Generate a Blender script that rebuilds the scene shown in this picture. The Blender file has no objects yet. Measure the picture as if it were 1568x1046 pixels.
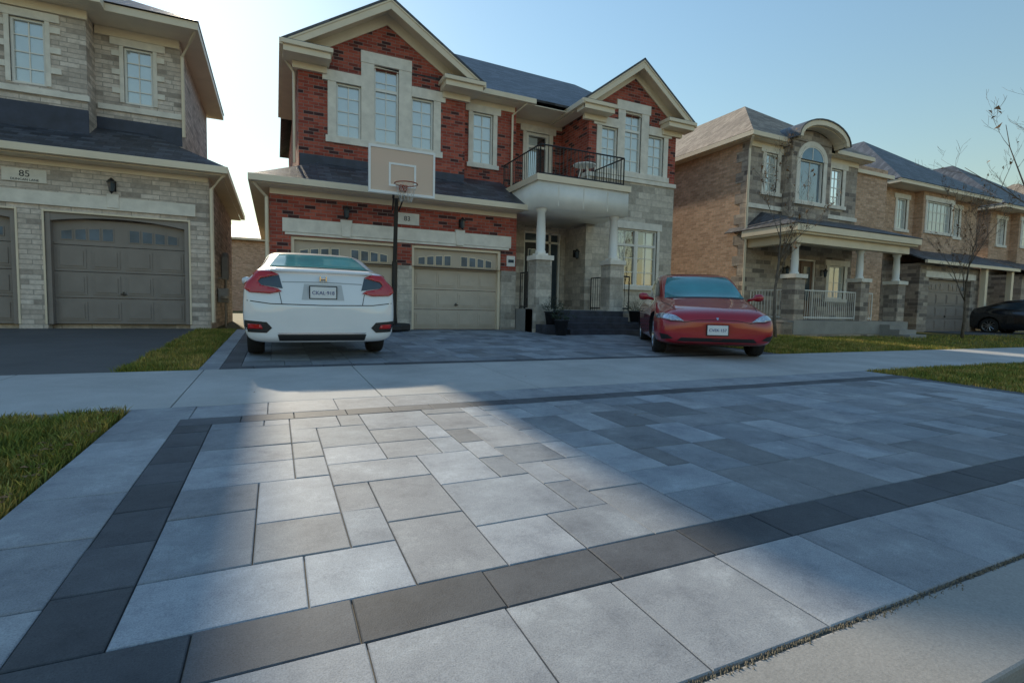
import bpy, bmesh, math, random
from mathutils import Vector, Matrix, Euler, noise as mnoise
from mathutils.bvhtree import BVHTree
random.seed(7)
scene=bpy.context.scene
COL=scene.collection
def link(o): COL.objects.link(o); return o

# ---------------------------------------------------------------- materials
def new_mat(name):
    m=bpy.data.materials.new(name); m.use_nodes=True
    nt=m.node_tree; p=nt.nodes['Principled BSDF']
    return m,nt,p
def N(nt,t,**kw):
    n=nt.nodes.new(t)
    for k,v in kw.items(): setattr(n,k,v)
    return n
def ramp(nt,stops,interp='LINEAR'):
    r=N(nt,'ShaderNodeValToRGB'); cr=r.color_ramp; cr.interpolation=interp
    while len(cr.elements)<len(stops): cr.elements.new(.5)
    for e,(p,c) in zip(cr.elements,stops):
        e.position=p; e.color=(c[0],c[1],c[2],1)
    return r
def mixc(nt,a,b,fac,mode='MIX'):
    m=N(nt,'ShaderNodeMix',data_type='RGBA',blend_type=mode)
    for sock,v in ((m.inputs['Factor'],fac),(m.inputs['A'],a),(m.inputs['B'],b)):
        if isinstance(v,(int,float)): sock.default_value=v
        elif isinstance(v,tuple): sock.default_value=(v[0],v[1],v[2],1)
        else: nt.links.new(v,sock)
    return m.outputs['Result']
def noise(nt,scale,detail=4,rough=.55,vec=None):
    n=N(nt,'ShaderNodeTexNoise'); n.inputs['Scale'].default_value=scale
    n.inputs['Detail'].default_value=detail; n.inputs['Roughness'].default_value=rough
    if vec is None: vec=N(nt,'ShaderNodeNewGeometry').outputs['Position']
    nt.links.new(vec,n.inputs['Vector']); return n.outputs['Fac']
def bump(nt,p,h,strength=.3,dist=.01):
    b=N(nt,'ShaderNodeBump'); b.inputs['Strength'].default_value=strength; b.inputs['Distance'].default_value=dist
    nt.links.new(h,b.inputs['Height']); nt.links.new(b.outputs['Normal'],p.inputs['Normal'])
def plain(name,c,rough=.6,var=.12,scale=6,metal=0,coat=0,spec=.5,bumpy=0):
    m,nt,p=new_mat(name)
    f=noise(nt,scale,5)
    d=tuple(x*(1-var*1.6) for x in c); l=tuple(min(1,x*(1+var)) for x in c)
    r=ramp(nt,[(.3,d),(.7,l)]); nt.links.new(f,r.inputs['Fac']); nt.links.new(r.outputs['Color'],p.inputs['Base Color'])
    p.inputs['Roughness'].default_value=rough; p.inputs['Metallic'].default_value=metal
    p.inputs['Coat Weight'].default_value=coat; p.inputs['Coat Roughness'].default_value=.03
    p.inputs['Specular IOR Level'].default_value=spec
    if bumpy: bump(nt,p,noise(nt,scale*14,3),bumpy,.004)
    return m
def brick(name,stops,mortar,bw,rh,ms=.006,bumpd=.008,rough=.85,squash=1.0,offset=.5,roof=False):
    m,nt,p=new_mat(name)
    g=N(nt,'ShaderNodeNewGeometry'); s=N(nt,'ShaderNodeSeparateXYZ'); nt.links.new(g.outputs['Position'],s.inputs[0])
    c=N(nt,'ShaderNodeCombineXYZ')
    if roof:
        nt.links.new(s.outputs['X'],c.inputs['X']); nt.links.new(s.outputs['Y'],c.inputs['Y'])
    else:
        a=N(nt,'ShaderNodeMath',operation='ADD'); nt.links.new(s.outputs['X'],a.inputs[0]); nt.links.new(s.outputs['Y'],a.inputs[1])
        nt.links.new(a.outputs[0],c.inputs['X']); nt.links.new(s.outputs['Z'],c.inputs['Y'])
    b=N(nt,'ShaderNodeTexBrick'); nt.links.new(c.outputs[0],b.inputs['Vector'])
    b.inputs['Scale'].default_value=1; b.inputs['Brick Width'].default_value=bw; b.inputs['Row Height'].default_value=rh
    b.inputs['Mortar Size'].default_value=ms; b.inputs['Mortar Smooth'].default_value=.15; b.inputs['Bias'].default_value=0
    b.inputs['Color1'].default_value=(0,0,0,1); b.inputs['Color2'].default_value=(1,1,1,1); b.inputs['Mortar'].default_value=(.5,.5,.5,1)
    b.squash=squash; b.squash_frequency=3; b.offset=offset
    r=ramp(nt,stops,'LINEAR'); nt.links.new(b.outputs['Color'],r.inputs['Fac'])
    nz=noise(nt,9,6,.7); nr=ramp(nt,[(.25,(.66,.66,.66)),(.75,(1.25,1.25,1.25))]); nt.links.new(nz,nr.inputs['Fac'])
    cc=mixc(nt,r.outputs['Color'],nr.outputs['Color'],1.0,'MULTIPLY')
    big=noise(nt,.7,3); br=ramp(nt,[(.3,(.87,.87,.87)),(.7,(1.08,1.08,1.08))]); nt.links.new(big,br.inputs['Fac'])
    cc=mixc(nt,cc,br.outputs['Color'],1.0,'MULTIPLY')
    cc=mixc(nt,cc,mortar,b.outputs['Fac'])
    nt.links.new(cc,p.inputs['Base Color']); p.inputs['Roughness'].default_value=rough
    inv=N(nt,'ShaderNodeMath',operation='SUBTRACT'); inv.inputs[0].default_value=1; nt.links.new(b.outputs['Fac'],inv.inputs[1])
    ad=N(nt,'ShaderNodeMath',operation='MULTIPLY_ADD'); ad.inputs[1].default_value=.6; nt.links.new(noise(nt,40,4),ad.inputs[0]); nt.links.new(inv.outputs[0],ad.inputs[2])
    bump(nt,p,ad.outputs[0],.7,bumpd)
    return m
def glass(name,tint=(.92,.96,.98),base=.2):
    m=bpy.data.materials.new(name); m.use_nodes=True; nt=m.node_tree; nt.nodes.clear()
    o=N(nt,'ShaderNodeOutputMaterial'); mx=N(nt,'ShaderNodeMixShader'); t=N(nt,'ShaderNodeBsdfTransparent'); g=N(nt,'ShaderNodeBsdfGlossy')
    t.inputs[0].default_value=(*tint,1); g.inputs['Roughness'].default_value=.02; g.inputs[0].default_value=(.95,.97,1,1)
    f=N(nt,'ShaderNodeFresnel'); f.inputs[0].default_value=1.5
    ma=N(nt,'ShaderNodeMath',operation='ADD',use_clamp=True); ma.inputs[1].default_value=base; nt.links.new(f.outputs[0],ma.inputs[0])
    nt.links.new(ma.outputs[0],mx.inputs[0]); nt.links.new(t.outputs[0],mx.inputs[1]); nt.links.new(g.outputs[0],mx.inputs[2]); nt.links.new(mx.outputs[0],o.inputs[0])
    return m
RED=brick('red_brick',[(0,(.06,.022,.025)),(.12,(.09,.03,.03)),(.2,(.33,.06,.04)),(.6,(.42,.085,.055)),(1,(.52,.13,.085))],(.30,.22,.19),.23,.078)
GREYST=brick('grey_stone',[(0,(.38,.325,.285)),(.3,(.60,.515,.45)),(.7,(.69,.60,.53)),(1,(.8,.705,.63))],(.40,.355,.31),.33,.098,ms=.008,squash=1.5,offset=.4)
TANST=brick('tan_stone',[(0,(.38,.34,.29)),(.4,(.58,.525,.45)),(1,(.72,.65,.56))],(.48,.43,.38),.46,.2,ms=.007,squash=1.4,offset=.37)
TANBR=brick('tan_brick',[(0,(.48,.30,.20)),(.5,(.61,.39,.26)),(1,(.71,.48,.34))],(.48,.39,.31),.24,.08)
BRNST=brick('brown_stone',[(0,(.18,.155,.14)),(.4,(.36,.30,.255)),(1,(.56,.48,.40))],(.37,.32,.28),.36,.15,ms=.01,squash=1.6,offset=.43)
DKST=plain('dark_step_stone',(.05,.055,.075),.6,.3,5,bumpy=.4)
SHING=brick('dark_shingles',[(0,(.045,.048,.056)),(.5,(.075,.08,.096)),(1,(.125,.133,.157))],(.03,.03,.034),.3,.13,ms=.006,rough=.5,roof=True)
SHTAN=brick('tan_shingles',[(0,(.25,.20,.155)),(.5,(.34,.275,.22)),(1,(.43,.355,.285))],(.12,.10,.09),.3,.13,ms=.006,rough=.8,roof=True)
CREAM=plain('cream_trim',(.84,.72,.55),.45,.05,2)
STONE=plain('cast_stone',(.84,.79,.71),.8,.09,5,bumpy=.2)
WHITEF=plain('white_frame',(.86,.84,.79),.4,.04,4)
NAVY=plain('navy_flashing',(.035,.045,.08),.5,.2,4)
DOORT=plain('garage_taupe',(.56,.475,.385),.5,.05,3)
DOORG=plain('garage_grey',(.27,.235,.215),.5,.06,3)
BLIND=plain('window_blind',(.84,.88,.9),.8,.03,3)
BLKM=plain('black_metal',(.02,.02,.022),.4,.1,8)
BLKP=plain('black_plastic',(.018,.018,.02),.55,.1,30)
GLASS=glass('window_glass')
DKGLASS=plain('dark_glass',(.05,.075,.10),.08,.2,2,spec=.7)
LITEG=plain('garage_lite_glass',(.10,.15,.21),.2,.3,3,spec=.3)
SKYG=plain('sky_reflect_glass',(.16,.29,.42),.05,.2,1.5,spec=.8)  # blue sky reflection painted into the pane's base colour
DARKIN=plain('interior_dark',(.09,.085,.08),.9,.4,1.5)
def concrete(name,c):
    m,nt,p=new_mat(name)
    f=noise(nt,1.3,6,.65); r=ramp(nt,[(.3,tuple(x*.78 for x in c)),(.72,tuple(x*1.12 for x in c))]); nt.links.new(f,r.inputs['Fac'])
    g=noise(nt,160,3,.6); r2=ramp(nt,[(.3,(.82,.82,.82)),(.7,(1.1,1.1,1.1))]); nt.links.new(g,r2.inputs['Fac'])
    nt.links.new(mixc(nt,r.outputs[0],r2.outputs[0],1.0,'MULTIPLY'),p.inputs['Base Color']); p.inputs['Roughness'].default_value=.85
    bump(nt,p,g,.35,.003); return m
CONC=concrete('concrete',(.47,.465,.455)); KERBM=concrete('kerb_concrete',(.34,.33,.315))
ASPH=concrete('asphalt',(.115,.112,.112)); SAND=concrete('joint_sand',(.13,.12,.10))
def paver_mat():
    m,nt,p=new_mat('paver_stone')
    at=N(nt,'ShaderNodeAttribute',attribute_name='Col')
    s=N(nt,'ShaderNodeVectorMath',operation='SCALE'); s.inputs['Scale'].default_value=60; nt.links.new(at.outputs['Color'],s.inputs[0])
    g=N(nt,'ShaderNodeNewGeometry'); ad=N(nt,'ShaderNodeVectorMath',operation='ADD'); nt.links.new(g.outputs['Position'],ad.inputs[0]); nt.links.new(s.outputs[0],ad.inputs[1])
    f=noise(nt,3.4,8,.75,ad.outputs[0]); r=ramp(nt,[(.33,(.66,.67,.7)),(.48,(.95,.95,.96)),(.56,(1.04,1.04,1.04)),(.7,(1.4,1.4,1.38))]); nt.links.new(f,r.inputs['Fac'])
    c=mixc(nt,at.outputs['Color'],r.outputs[0],1.0,'MULTIPLY')
    f2=noise(nt,240,3,.7); r2=ramp(nt,[(.3,(.68,.68,.68)),(.5,(1,1,1)),(.72,(1.25,1.25,1.25))]); nt.links.new(f2,r2.inputs['Fac'])
    c=mixc(nt,c,r2.outputs[0],1.0,'MULTIPLY')
    f3=noise(nt,.9,6,.65); r3=ramp(nt,[(.35,(.86,.86,.87)),(.65,(1.07,1.07,1.06))]); nt.links.new(f3,r3.inputs['Fac'])
    c=mixc(nt,c,r3.outputs[0],1.0,'MULTIPLY')
    nt.links.new(c,p.inputs['Base Color']); p.inputs['Roughness'].default_value=.72; p.inputs['Specular IOR Level'].default_value=.4
    a2=N(nt,'ShaderNodeMath',operation='ADD'); nt.links.new(f2,a2.inputs[0]); nt.links.new(noise(nt,25,4),a2.inputs[1])
    bump(nt,p,a2.outputs[0],.4,.003); return m
PAVER=paver_mat()
def grass_mat(name,blade=False):
    m,nt,p=new_mat(name)
    f=noise(nt,2.2 if not blade else 2.6,6,.75)
    r=ramp(nt,[(.28,(.06,.085,.02)),(.46,(.13,.155,.035)),(.57,(.24,.215,.07)),(.72,(.36,.27,.13))]); nt.links.new(f,r.inputs['Fac'])
    c=r.outputs[0]
    if blade:
        at=N(nt,'ShaderNodeAttribute',attribute_name='Col'); c=mixc(nt,c,at.outputs['Color'],1.0,'MULTIPLY')
    else:
        c=mixc(nt,c,(.5,.45,.4),1.0,'MULTIPLY')
    nt.links.new(c,p.inputs['Base Color']); p.inputs['Roughness'].default_value=.8; p.inputs['Specular IOR Level'].default_value=.2
    return m
GRASSG=grass_mat('grass_ground'); BLADE=grass_mat('grass_blades',True)

# ---------------------------------------------------------------- builders
def mk_empty(name,loc=(0,0,0),rot=(0,0,0)):
    e=bpy.data.objects.new(name,None); e.location=loc; e.rotation_euler=rot; e.empty_display_size=.3; return link(e)
class B:
    def __init__(s,name,loc=(0,0,0),rot=(0,0,0),local=False):
        s.e=mk_empty(name,loc,rot); s.parts={}
        s.inv=Matrix.Identity(4) if local else (Matrix.Translation(loc)@Euler(rot).to_matrix().to_4x4()).inverted()
    def part(s,key,mat,bevel=0):
        s.parts[key]={'m':mat,'v':[],'f':[],'b':bevel}
        return key
    def poly(s,key,pts):
        P=s.parts[key]; n=len(P['v']); P['v']+= [tuple(p) for p in pts]; P['f'].append(tuple(range(n,n+len(pts))))
    def box(s,key,x0,x1,y0,y1,z0,z1):
        P=s.parts[key]; n=len(P['v'])
        P['v']+=[(x0,y0,z0),(x1,y0,z0),(x1,y1,z0),(x0,y1,z0),(x0,y0,z1),(x1,y0,z1),(x1,y1,z1),(x0,y1,z1)]
        for f in ((0,3,2,1),(4,5,6,7),(0,1,5,4),(1,2,6,5),(2,3,7,6),(3,0,4,7)): P['f'].append(tuple(n+i for i in f))
    def xz(s,key,pts,y0,y1):
        P=s.parts[key]; n=len(P['v']); k=len(pts)
        P['v']+=[(x,y0,z) for x,z in pts]+[(x,y1,z) for x,z in pts]
        P['f'].append(tuple(n+i for i in range(k))); P['f'].append(tuple(n+k+i for i in reversed(range(k))))
        for i in range(k):
            j=(i+1)%k; P['f'].append((n+i,n+k+i,n+k+j,n+j))
    def lathe(s,key,cx,cy,prof,seg=20):
        P=s.parts[key]; n=len(P['v'])
        for r,z in prof:
            for i in range(seg):
                a=2*math.pi*i/seg; P['v'].append((cx+r*math.cos(a),cy+r*math.sin(a),z))
        for k in range(len(prof)-1):
            for i in range(seg):
                j=(i+1)%seg; P['f'].append((n+k*seg+i,n+k*seg+j,n+(k+1)*seg+j,n+(k+1)*seg+i))
    def tube(s,key,pts,r,seg=8):
        P=s.parts[key]
        if not isinstance(r,(list,tuple)): r=[r]*len(pts)
        n=len(P['v']); pts=[Vector(p) for p in pts]
        for i,p in enumerate(pts):
            t=(pts[min(i+1,len(pts)-1)]-pts[max(i-1,0)]).normalized()
            a=t.orthogonal().normalized() if abs(t.z)>.9 else t.cross(Vector((0,0,1))).normalized()
            b=t.cross(a)
            for k in range(seg):
                th=2*math.pi*k/seg; q=p+(a*math.cos(th)+b*math.sin(th))*r[i]; P['v'].append(tuple(q))
        for i in range(len(pts)-1):
            for k in range(seg):
                j=(k+1)%seg; P['f'].append((n+i*seg+k,n+i*seg+j,n+(i+1)*seg+j,n+(i+1)*seg+k))
        P['f'].append(tuple(n+k for k in range(seg))); P['f'].append(tuple(n+(len(pts)-1)*seg+k for k in reversed(range(seg))))
    def flush(s,smooth=()):
        for key,P in s.parts.items():
            if not P['v']: continue
            me=bpy.data.meshes.new(key); me.from_pydata(P['v'],[],P['f']); me.materials.append(P['m'])
            bm=bmesh.new(); bm.from_mesh(me); bmesh.ops.recalc_face_normals(bm,faces=bm.faces); bm.to_mesh(me); bm.free()
            o=link(bpy.data.objects.new(key,me)); o.parent=s.e; o.matrix_parent_inverse=s.inv
            if P['b']:
                md=o.modifiers.new('bevel','BEVEL'); md.width=P['b']; md.segments=2; md.limit_method='ANGLE'; md.angle_limit=.6
            if key in smooth:
                for f in me.polygons: f.use_smooth=True

def front_wall(b,key,x0,x1,z0,z1,y,holes=(),ret=.3,rev=.16,fr=None):
    xs=sorted({x0,x1,*[h[0] for h in holes],*[h[1] for h in holes]}); zs=sorted({z0,z1,*[h[2] for h in holes],*[h[3] for h in holes]})
    for i in range(len(xs)-1):
        for j in range(len(zs)-1):
            cx=(xs[i]+xs[i+1])/2; cz=(zs[j]+zs[j+1])/2
            if any(h[0]<cx<h[1] and h[2]<cz<h[3] for h in holes): continue
            b.poly(key,[(xs[i],y,zs[j]),(xs[i+1],y,zs[j]),(xs[i+1],y,zs[j+1]),(xs[i],y,zs[j+1])])
    for X in (x0,x1):
        b.poly(key,[(X,y,z0),(X,y+ret,z0),(X,y+ret,z1),(X,y,z1)])
    for h in holes:
        a,c,d,e=h
        b.poly(key,[(a,y,d),(a,y+rev,d),(a,y+rev,e),(a,y,e)]); b.poly(key,[(c,y,d),(c,y,e),(c,y+rev,e),(c,y+rev,d)])
        b.poly(key,[(a,y,e),(a,y+rev,e),(c,y+rev,e),(c,y,e)]); b.poly(key,[(a,y,d),(c,y,d),(c,y+rev,d),(a,y+rev,d)])
def window(b,x0,x1,z0,z1,y,nx=2,nz=4,transom=None,blind=True,fw=.045):
    f='window_frames'
    b.box(f,x0,x0+fw,y+.03,y+.12,z0,z1); b.box(f,x1-fw,x1,y+.03,y+.12,z0,z1)
    b.box(f,x0+fw,x1-fw,y+.03,y+.12,z0,z0+fw); b.box(f,x0+fw,x1-fw,y+.03,y+.12,z1-fw,z1)
    b.poly('window_glass_panes',[(x0+fw,y+.085,z0+fw),(x1-fw,y+.085,z0+fw),(x1-fw,y+.085,z1-fw),(x0+fw,y+.085,z1-fw)])
    if transom: b.box(f,x0+fw,x1-fw,y+.04,y+.115,transom-.035,transom+.035)
    for i in range(1,nx):
        X=x0+(x1-x0)*i/nx; b.box(f,X-.011,X+.011,y+.07,y+.095,z0+fw,z1-fw)
    for i in range(1,nz):
        Z=z0+(z1-z0)*i/nz
        if transom and abs(Z-transom)<.12: continue
        b.box(f,x0+fw,x1-fw,y+.068,y+.093,Z-.011,Z+.011)
    if blind:
        z=z1-.03
        while z>z0+.02:
            b.poly('window_blinds',[(x0+.02,y+.1,z),(x1-.02,y+.1,z),(x1-.02,y+.11,z-.052),(x0+.02,y+.11,z-.052)]); z-=.05
    else: b.poly('window_interior',[(x0,y+.16,z0),(x1,y+.16,z0),(x1,y+.16,z1),(x0,y+.16,z1)])
def surround(b,key,x0,x1,z0,z1,y,w=.14,proud=.03,keys=True,sill=True,lint=.2,ext=.1):
    yy=y-proud
    b.box(key,x0-w,x0,yy,y+.04,z0,z1); b.box(key,x1,x1+w,yy,y+.04,z0,z1)
    b.box(key,x0-w-ext,x1+w+ext,yy-.012,y+.04,z1,z1+lint)
    if sill: b.box(key,x0-w-.05,x1+w+.05,yy-.04,y+.04,z0-.12,z0)
def gdoor(b,x0,x1,z0,z1,y,key,fr,lites='garage_lites'):
    n=4; hs=(z1-z0)/n; w=x1-x0
    for k in range(n):
        b.box(key,x0,x1,y,y+.05,z0+k*hs+.006,z0+(k+1)*hs-.006)
        if k<n-1:
            for c in range(4):
                cx0=x0+w*c/4+.05; cx1=x0+w*(c+1)/4-.05
                za=z0+k*hs+.07; zb=z0+(k+1)*hs-.07
                b.box(key,cx0,cx1,y-.012,y+.01,za,zb); b.box(key,cx0+.045,cx1-.045,y-.026,y+.01,za+.045,zb-.045)
    zt=z1-hs+.1
    for grp in range(2):
        for c in range(4):
            gx0=x0+w*(.05+grp*.5)+c*w*.1; gx1=gx0+w*.088
            def arch(x): return zt+.17+.11*(1-((x-(x0+x1)/2)/(w/2))**2)
            pts=[(gx0,zt),(gx1,zt),(gx1,arch(gx1)),(gx0,arch(gx0))]
            b.xz(fr,pts,y-.012,y+.01)
            i=.018; pts=[(gx0+i,zt+i),(gx1-i,zt+i),(gx1-i,arch(gx1)-i),(gx0+i,arch(gx0)-i)]
            b.xz(lites,pts,y-.016,y+.01)
    b.box('dark_fittings',(x0+x1)/2-.05,(x0+x1)/2+.05,y-.05,y-.03,z0+.62,z0+.64); b.box('dark_fittings',(x0+x1)/2-.01,(x0+x1)/2+.01,y-.04,y,z0+.6,z0+.68)
def sconce(b,x,y,z):
    b.box('dark_fittings',x-.05,x+.05,y-.02,y+.01,z-.1,z+.12); b.box('dark_fittings',x-.012,x+.012,y-.13,y,z+.09,z+.11)
    b.lathe('dark_fittings',x,y-.14,[(.001,z+.16),(.03,z+.13),(.085,z+.07),(.085,z+.05),(.06,z+.05),(.04,z-.12),(.02,z-.15),(.001,z-.17)],8)
    b.lathe('lantern_glass',x,y-.14,[(.066,z+.05),(.046,z-.12)],8)
def std_parts(b):
    b.part('window_frames',WHITEF); b.part('window_glass_panes',GLASS); b.part('window_blinds',BLIND); b.part('window_interior',DARKIN)
    b.part('cream_trim',CREAM,.006); b.part('stone_trim',STONE,.006); b.part('dark_fittings',BLKM); b.part('lantern_glass',DKGLASS)
    b.part('window_glass_dark',DKGLASS); b.part('navy_flashing',NAVY); b.part('garage_lites',LITEG)
def slab(b,key,pts,t=.06):
    n=(Vector(pts[1])-Vector(pts[0])).cross(Vector(pts[2])-Vector(pts[0])).normalized()
    if n.z<0: n=-n
    lo=[tuple(Vector(p)-n*t) for p in pts]; b.poly(key,pts); b.poly(key,lo)
    for i in range(len(pts)):
        j=(i+1)%len(pts); b.poly(key,[pts[i],pts[j],lo[j],lo[i]])
def hip(b,key,x0,x1,y0,y1,z,slope):
    w,d=x1-x0,y1-y0
    if w<=d:
        h=w/2; zz=z+h*slope; r1=((x0+x1)/2,y0+h,zz); r2=((x0+x1)/2,y1-h,zz)
        P=[[(x0,y0,z),(x1,y0,z),r1],[(x1,y0,z),(x1,y1,z),r2,r1],[(x1,y1,z),(x0,y1,z),r2],[(x0,y1,z),(x0,y0,z),r1,r2]]
    else:
        h=d/2; zz=z+h*slope; r1=(x0+h,(y0+y1)/2,zz); r2=(x1-h,(y0+y1)/2,zz)
        P=[[(x0,y0,z),(x1,y0,z),r2,r1],[(x1,y0,z),(x1,y1,z),r2],[(x1,y1,z),(x0,y1,z),r1,r2],[(x0,y1,z),(x0,y0,z),r1]]
    for p in P: b.poly(key,p)
def eaves(b,x0,x1,y0,y1,z,key='cream_trim'):
    b.box(key,x0+.1,x1-.1,y0+.1,y1-.1,z-.16,z-.12)
    b.box(key,x0,x1,y0,y0+.1,z-.16,z-.02); b.box(key,x0,x1,y1-.1,y1,z-.16,z-.02)
    b.box(key,x0,x0+.1,y0+.1,y1-.1,z-.16,z-.02); b.box(key,x1-.1,x1,y0+.1,y1-.1,z-.16,z-.02)
    b.box(key,x0-.02,x1+.02,y0-.02,y0+.1,z-.045,z-.015)
def text_mesh(name,txt,size,mat,parent,loc,rot):
    cu=bpy.data.curves.new(name,'FONT'); cu.body=txt; cu.size=size; cu.align_x='CENTER'; cu.align_y='CENTER'; cu.extrude=.0015
    o=link(bpy.data.objects.new(name+'_tmp',cu)); dg=bpy.context.evaluated_depsgraph_get(); me=bpy.data.meshes.new_from_object(o.evaluated_get(dg))
    bpy.data.objects.remove(o); me.materials.clear(); me.materials.append(mat)
    o=link(bpy.data.objects.new(name,me)); o.parent=parent; o.location=loc; o.rotation_euler=rot
    return o
def G(y): return .0406 if y<.84 else (.02+.0245*y if y<12.5 else .326)

# ---------------------------------------------------------------- camera, light
cam=bpy.data.cameras.new('Camera'); co=link(bpy.data.objects.new('Camera',cam)); scene.camera=co
yaw,pi_,ro=math.radians(24.94),math.radians(3.70),math.radians(1.18)
F=Vector((math.sin(yaw)*math.cos(pi_),math.cos(yaw)*math.cos(pi_),-math.sin(pi_))); Rt=Vector((math.cos(yaw),-math.sin(yaw),0)); U=Rt.cross(F)
R2=Rt*math.cos(ro)+U*math.sin(ro); U2=U*math.cos(ro)-Rt*math.sin(ro)
co.matrix_world=Matrix(((R2.x,U2.x,-F.x,0),(R2.y,U2.y,-F.y,0),(R2.z,U2.z,-F.z,.9),(0,0,0,1)))
cam.lens=17.89; cam.sensor_width=36; cam.clip_end=2000; cam.clip_start=.05
SAZ,SEL=math.radians(6.5),math.radians(29)
sv=Vector((-math.sin(SAZ)*math.cos(SEL),math.cos(SAZ)*math.cos(SEL),math.sin(SEL)))
sl=bpy.data.lights.new('sun','SUN'); sl.energy=4.6; sl.angle=math.radians(1.3); sl.color=(1,.87,.66)
so=link(bpy.data.objects.new('sun',sl)); so.rotation_euler=sv.to_track_quat('Z','Y').to_euler(); so.location=(0,0,30)
w=bpy.data.worlds.new('World'); scene.world=w; w.use_nodes=True; nt=w.node_tree
bg=nt.nodes['Background']; sk=nt.nodes.new('ShaderNodeTexSky'); sk.sky_type='NISHITA'; sk.sun_disc=False; sk.sun_elevation=SEL; sk.sun_rotation=-SAZ
sk.air_density=2.3; sk.dust_density=.3; sk.ozone_density=6.0; nt.links.new(sk.outputs[0],bg.inputs[0]); bg.inputs[1].default_value=.15
scene.view_settings.view_transform='Standard'; scene.view_settings.look='None'; scene.view_settings.exposure=0

# ---------------------------------------------------------------- ground
def sheet(name,pts,mat):
    me=bpy.data.meshes.new(name); me.from_pydata(pts[0],[],pts[1]); me.materials.append(mat); return link(bpy.data.objects.new(name,me))
ys=[-400,.55,.84,12.5,400]; zs=[-.06,-.06,.005,.29,.29]
sheet('ground',([(x,y,z) for y,z in zip(ys,zs) for x in (-400,400)],[(2*i,2*i+1,2*i+3,2*i+2) for i in range(4)]),GRASSG)
sheet('road',([(-400,-9,-.02),(400,-9,-.02),(400,.605,-.01),(-400,.605,-.01)],[(0,1,2,3)]),ASPH)
def strip(x0,x1,y0,y1,off,th=.08):
    v=[(x0,y0,G(y0)+off-th),(x1,y0,G(y0)+off-th),(x1,y1,G(y1)+off-th),(x0,y1,G(y1)+off-th),(x0,y0,G(y0)+off),(x1,y0,G(y0)+off),(x1,y1,G(y1)+off),(x0,y1,G(y1)+off)]
    return v,[(0,3,2,1),(4,5,6,7),(0,1,5,4),(1,2,6,5),(2,3,7,6),(3,0,4,7)]
def strips(name,lst,mat,bev=.008):
    V,Fc=[],[]
    for a in lst:
        v,f=strip(*a); n=len(V); V+=v; Fc+=[tuple(n+i for i in q) for q in f]
    o=sheet(name,(V,Fc),mat)
    if bev:
        md=o.modifiers.new('b','BEVEL'); md.width=bev; md.segments=2
    return o
strips('kerb',[(-60+i*1.9+.003,-60+(i+1)*1.9-.003,.56,.838,.0,) for i in range(80)],KERBM,.009)
strips('sidewalk',[(-61.5+i*1.52+.004,-61.5+(i+1)*1.52-.004,4.36,6.28,.006) for i in range(100)],CONC,.005)
strips('asphalt_driveway',[(-9,-1.5,6.285,13.05,-.012)],ASPH,0)
strips('asphalt_driveway',[(24.5,31,6.285,12.6,-.012)],ASPH,0)
pv,pf,pc=[],[],[]
def paver(x0,x1,y0,y1,c):
    g=.0022; e=.0035; n=len(pv); dz=random.uniform(-.0012,.0012); x0+=g;x1-=g;y0+=g;y1-=g
    tx,ty=random.uniform(-.001,.001),random.uniform(-.001,.001)
    def zt(x,y,o): return G(y)+.006+dz+o+(tx if x>(x0+x1)/2 else -tx)+(ty if y>(y0+y1)/2 else -ty)
    for (xa,xb,ya,yb,o) in ((x0,x1,y0,y1,-.03),(x0,x1,y0,y1,-.003),(x0+e,x1-e,y0+e,y1-e,0)):
        for x,y in ((xa,ya),(xb,ya),(xb,yb),(xa,yb)): pv.append((x,y,zt(x,y,o)))
    fs=[(8,9,10,11)]
    for L in (0,4):
        for i in range(4): fs.append((L+i,L+(i+1)%4,L+4+(i+1)%4,L+4+i))
    for f in fs: pf.append(tuple(n+i for i in f)); pc.append(c)
def tone():
    r=random.random()
    if r<.14: b=random.uniform(.19,.23)
    elif r<.6: b=random.uniform(.25,.31)
    else: b=random.uniform(.32,.41)
    t=random.uniform(-.008,.008)
    return (b*.91+t,b*.98,b*1.07-t)
def dark():
    b=random.uniform(.075,.115); return (b*.9,b*.98,b*1.12)
def field(x0,x1,y0,y1,m=.152):
    nx=max(1,round((x1-x0)/m)); ny=max(1,round((y1-y0)/m)); mx=(x1-x0)/nx; my=(y1-y0)/ny
    occ=[[False]*ny for _ in range(nx)]
    for j in range(ny):
        for i in range(nx):
            if occ[i][j]: continue
            opts=[(2,2),(2,3),(3,2),(3,3),(2,3),(3,2),(2,2),(3,3),(2,3)]; random.shuffle(opts); opts+=[(2,1),(1,2),(1,1)]
            for a,c in opts:
                if i+a<=nx and j+c<=ny and not any(occ[i+p][j+q] for p in range(a) for q in range(c)):
                    rem=nx-(i+a)
                    if rem==1 and a>1: continue
                    for p in range(a):
                        for q in range(c): occ[i+p][j+q]=True
                    paver(x0+i*mx,x0+(i+a)*mx,y0+j*my,y0+(j+c)*my,tone()); break
def rowx(x0,x1,y0,y1,L,cf,jit=.1):
    x=x0
    while x<x1-.01:
        l=L*random.uniform(1-jit,1+jit); xe=min(x+l,x1)
        if x1-xe<L*.3: xe=x1
        paver(x,xe,y0,y1,cf()); x=xe
def coly(x0,x1,y0,y1,L,cf):
    y=y0
    while y<y1-.01:
        ye=min(y+L,y1)
        if y1-ye<L*.3: ye=y1
        paver(x0,x1,y,ye,cf()); y=ye
def lt():
    b=random.uniform(.29,.39); return (b*.93,b*.98,b*1.05)
coly(-.93,-.575,.845,3.94,.44,lt); coly(-.76,-.56,6.29,12.45,.46,lt)
rowx(-.57,7.65,.845,1.26,.42,lt,.2)
rowx(-.57,7.65,1.26,1.465,.38,dark,.1)
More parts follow.
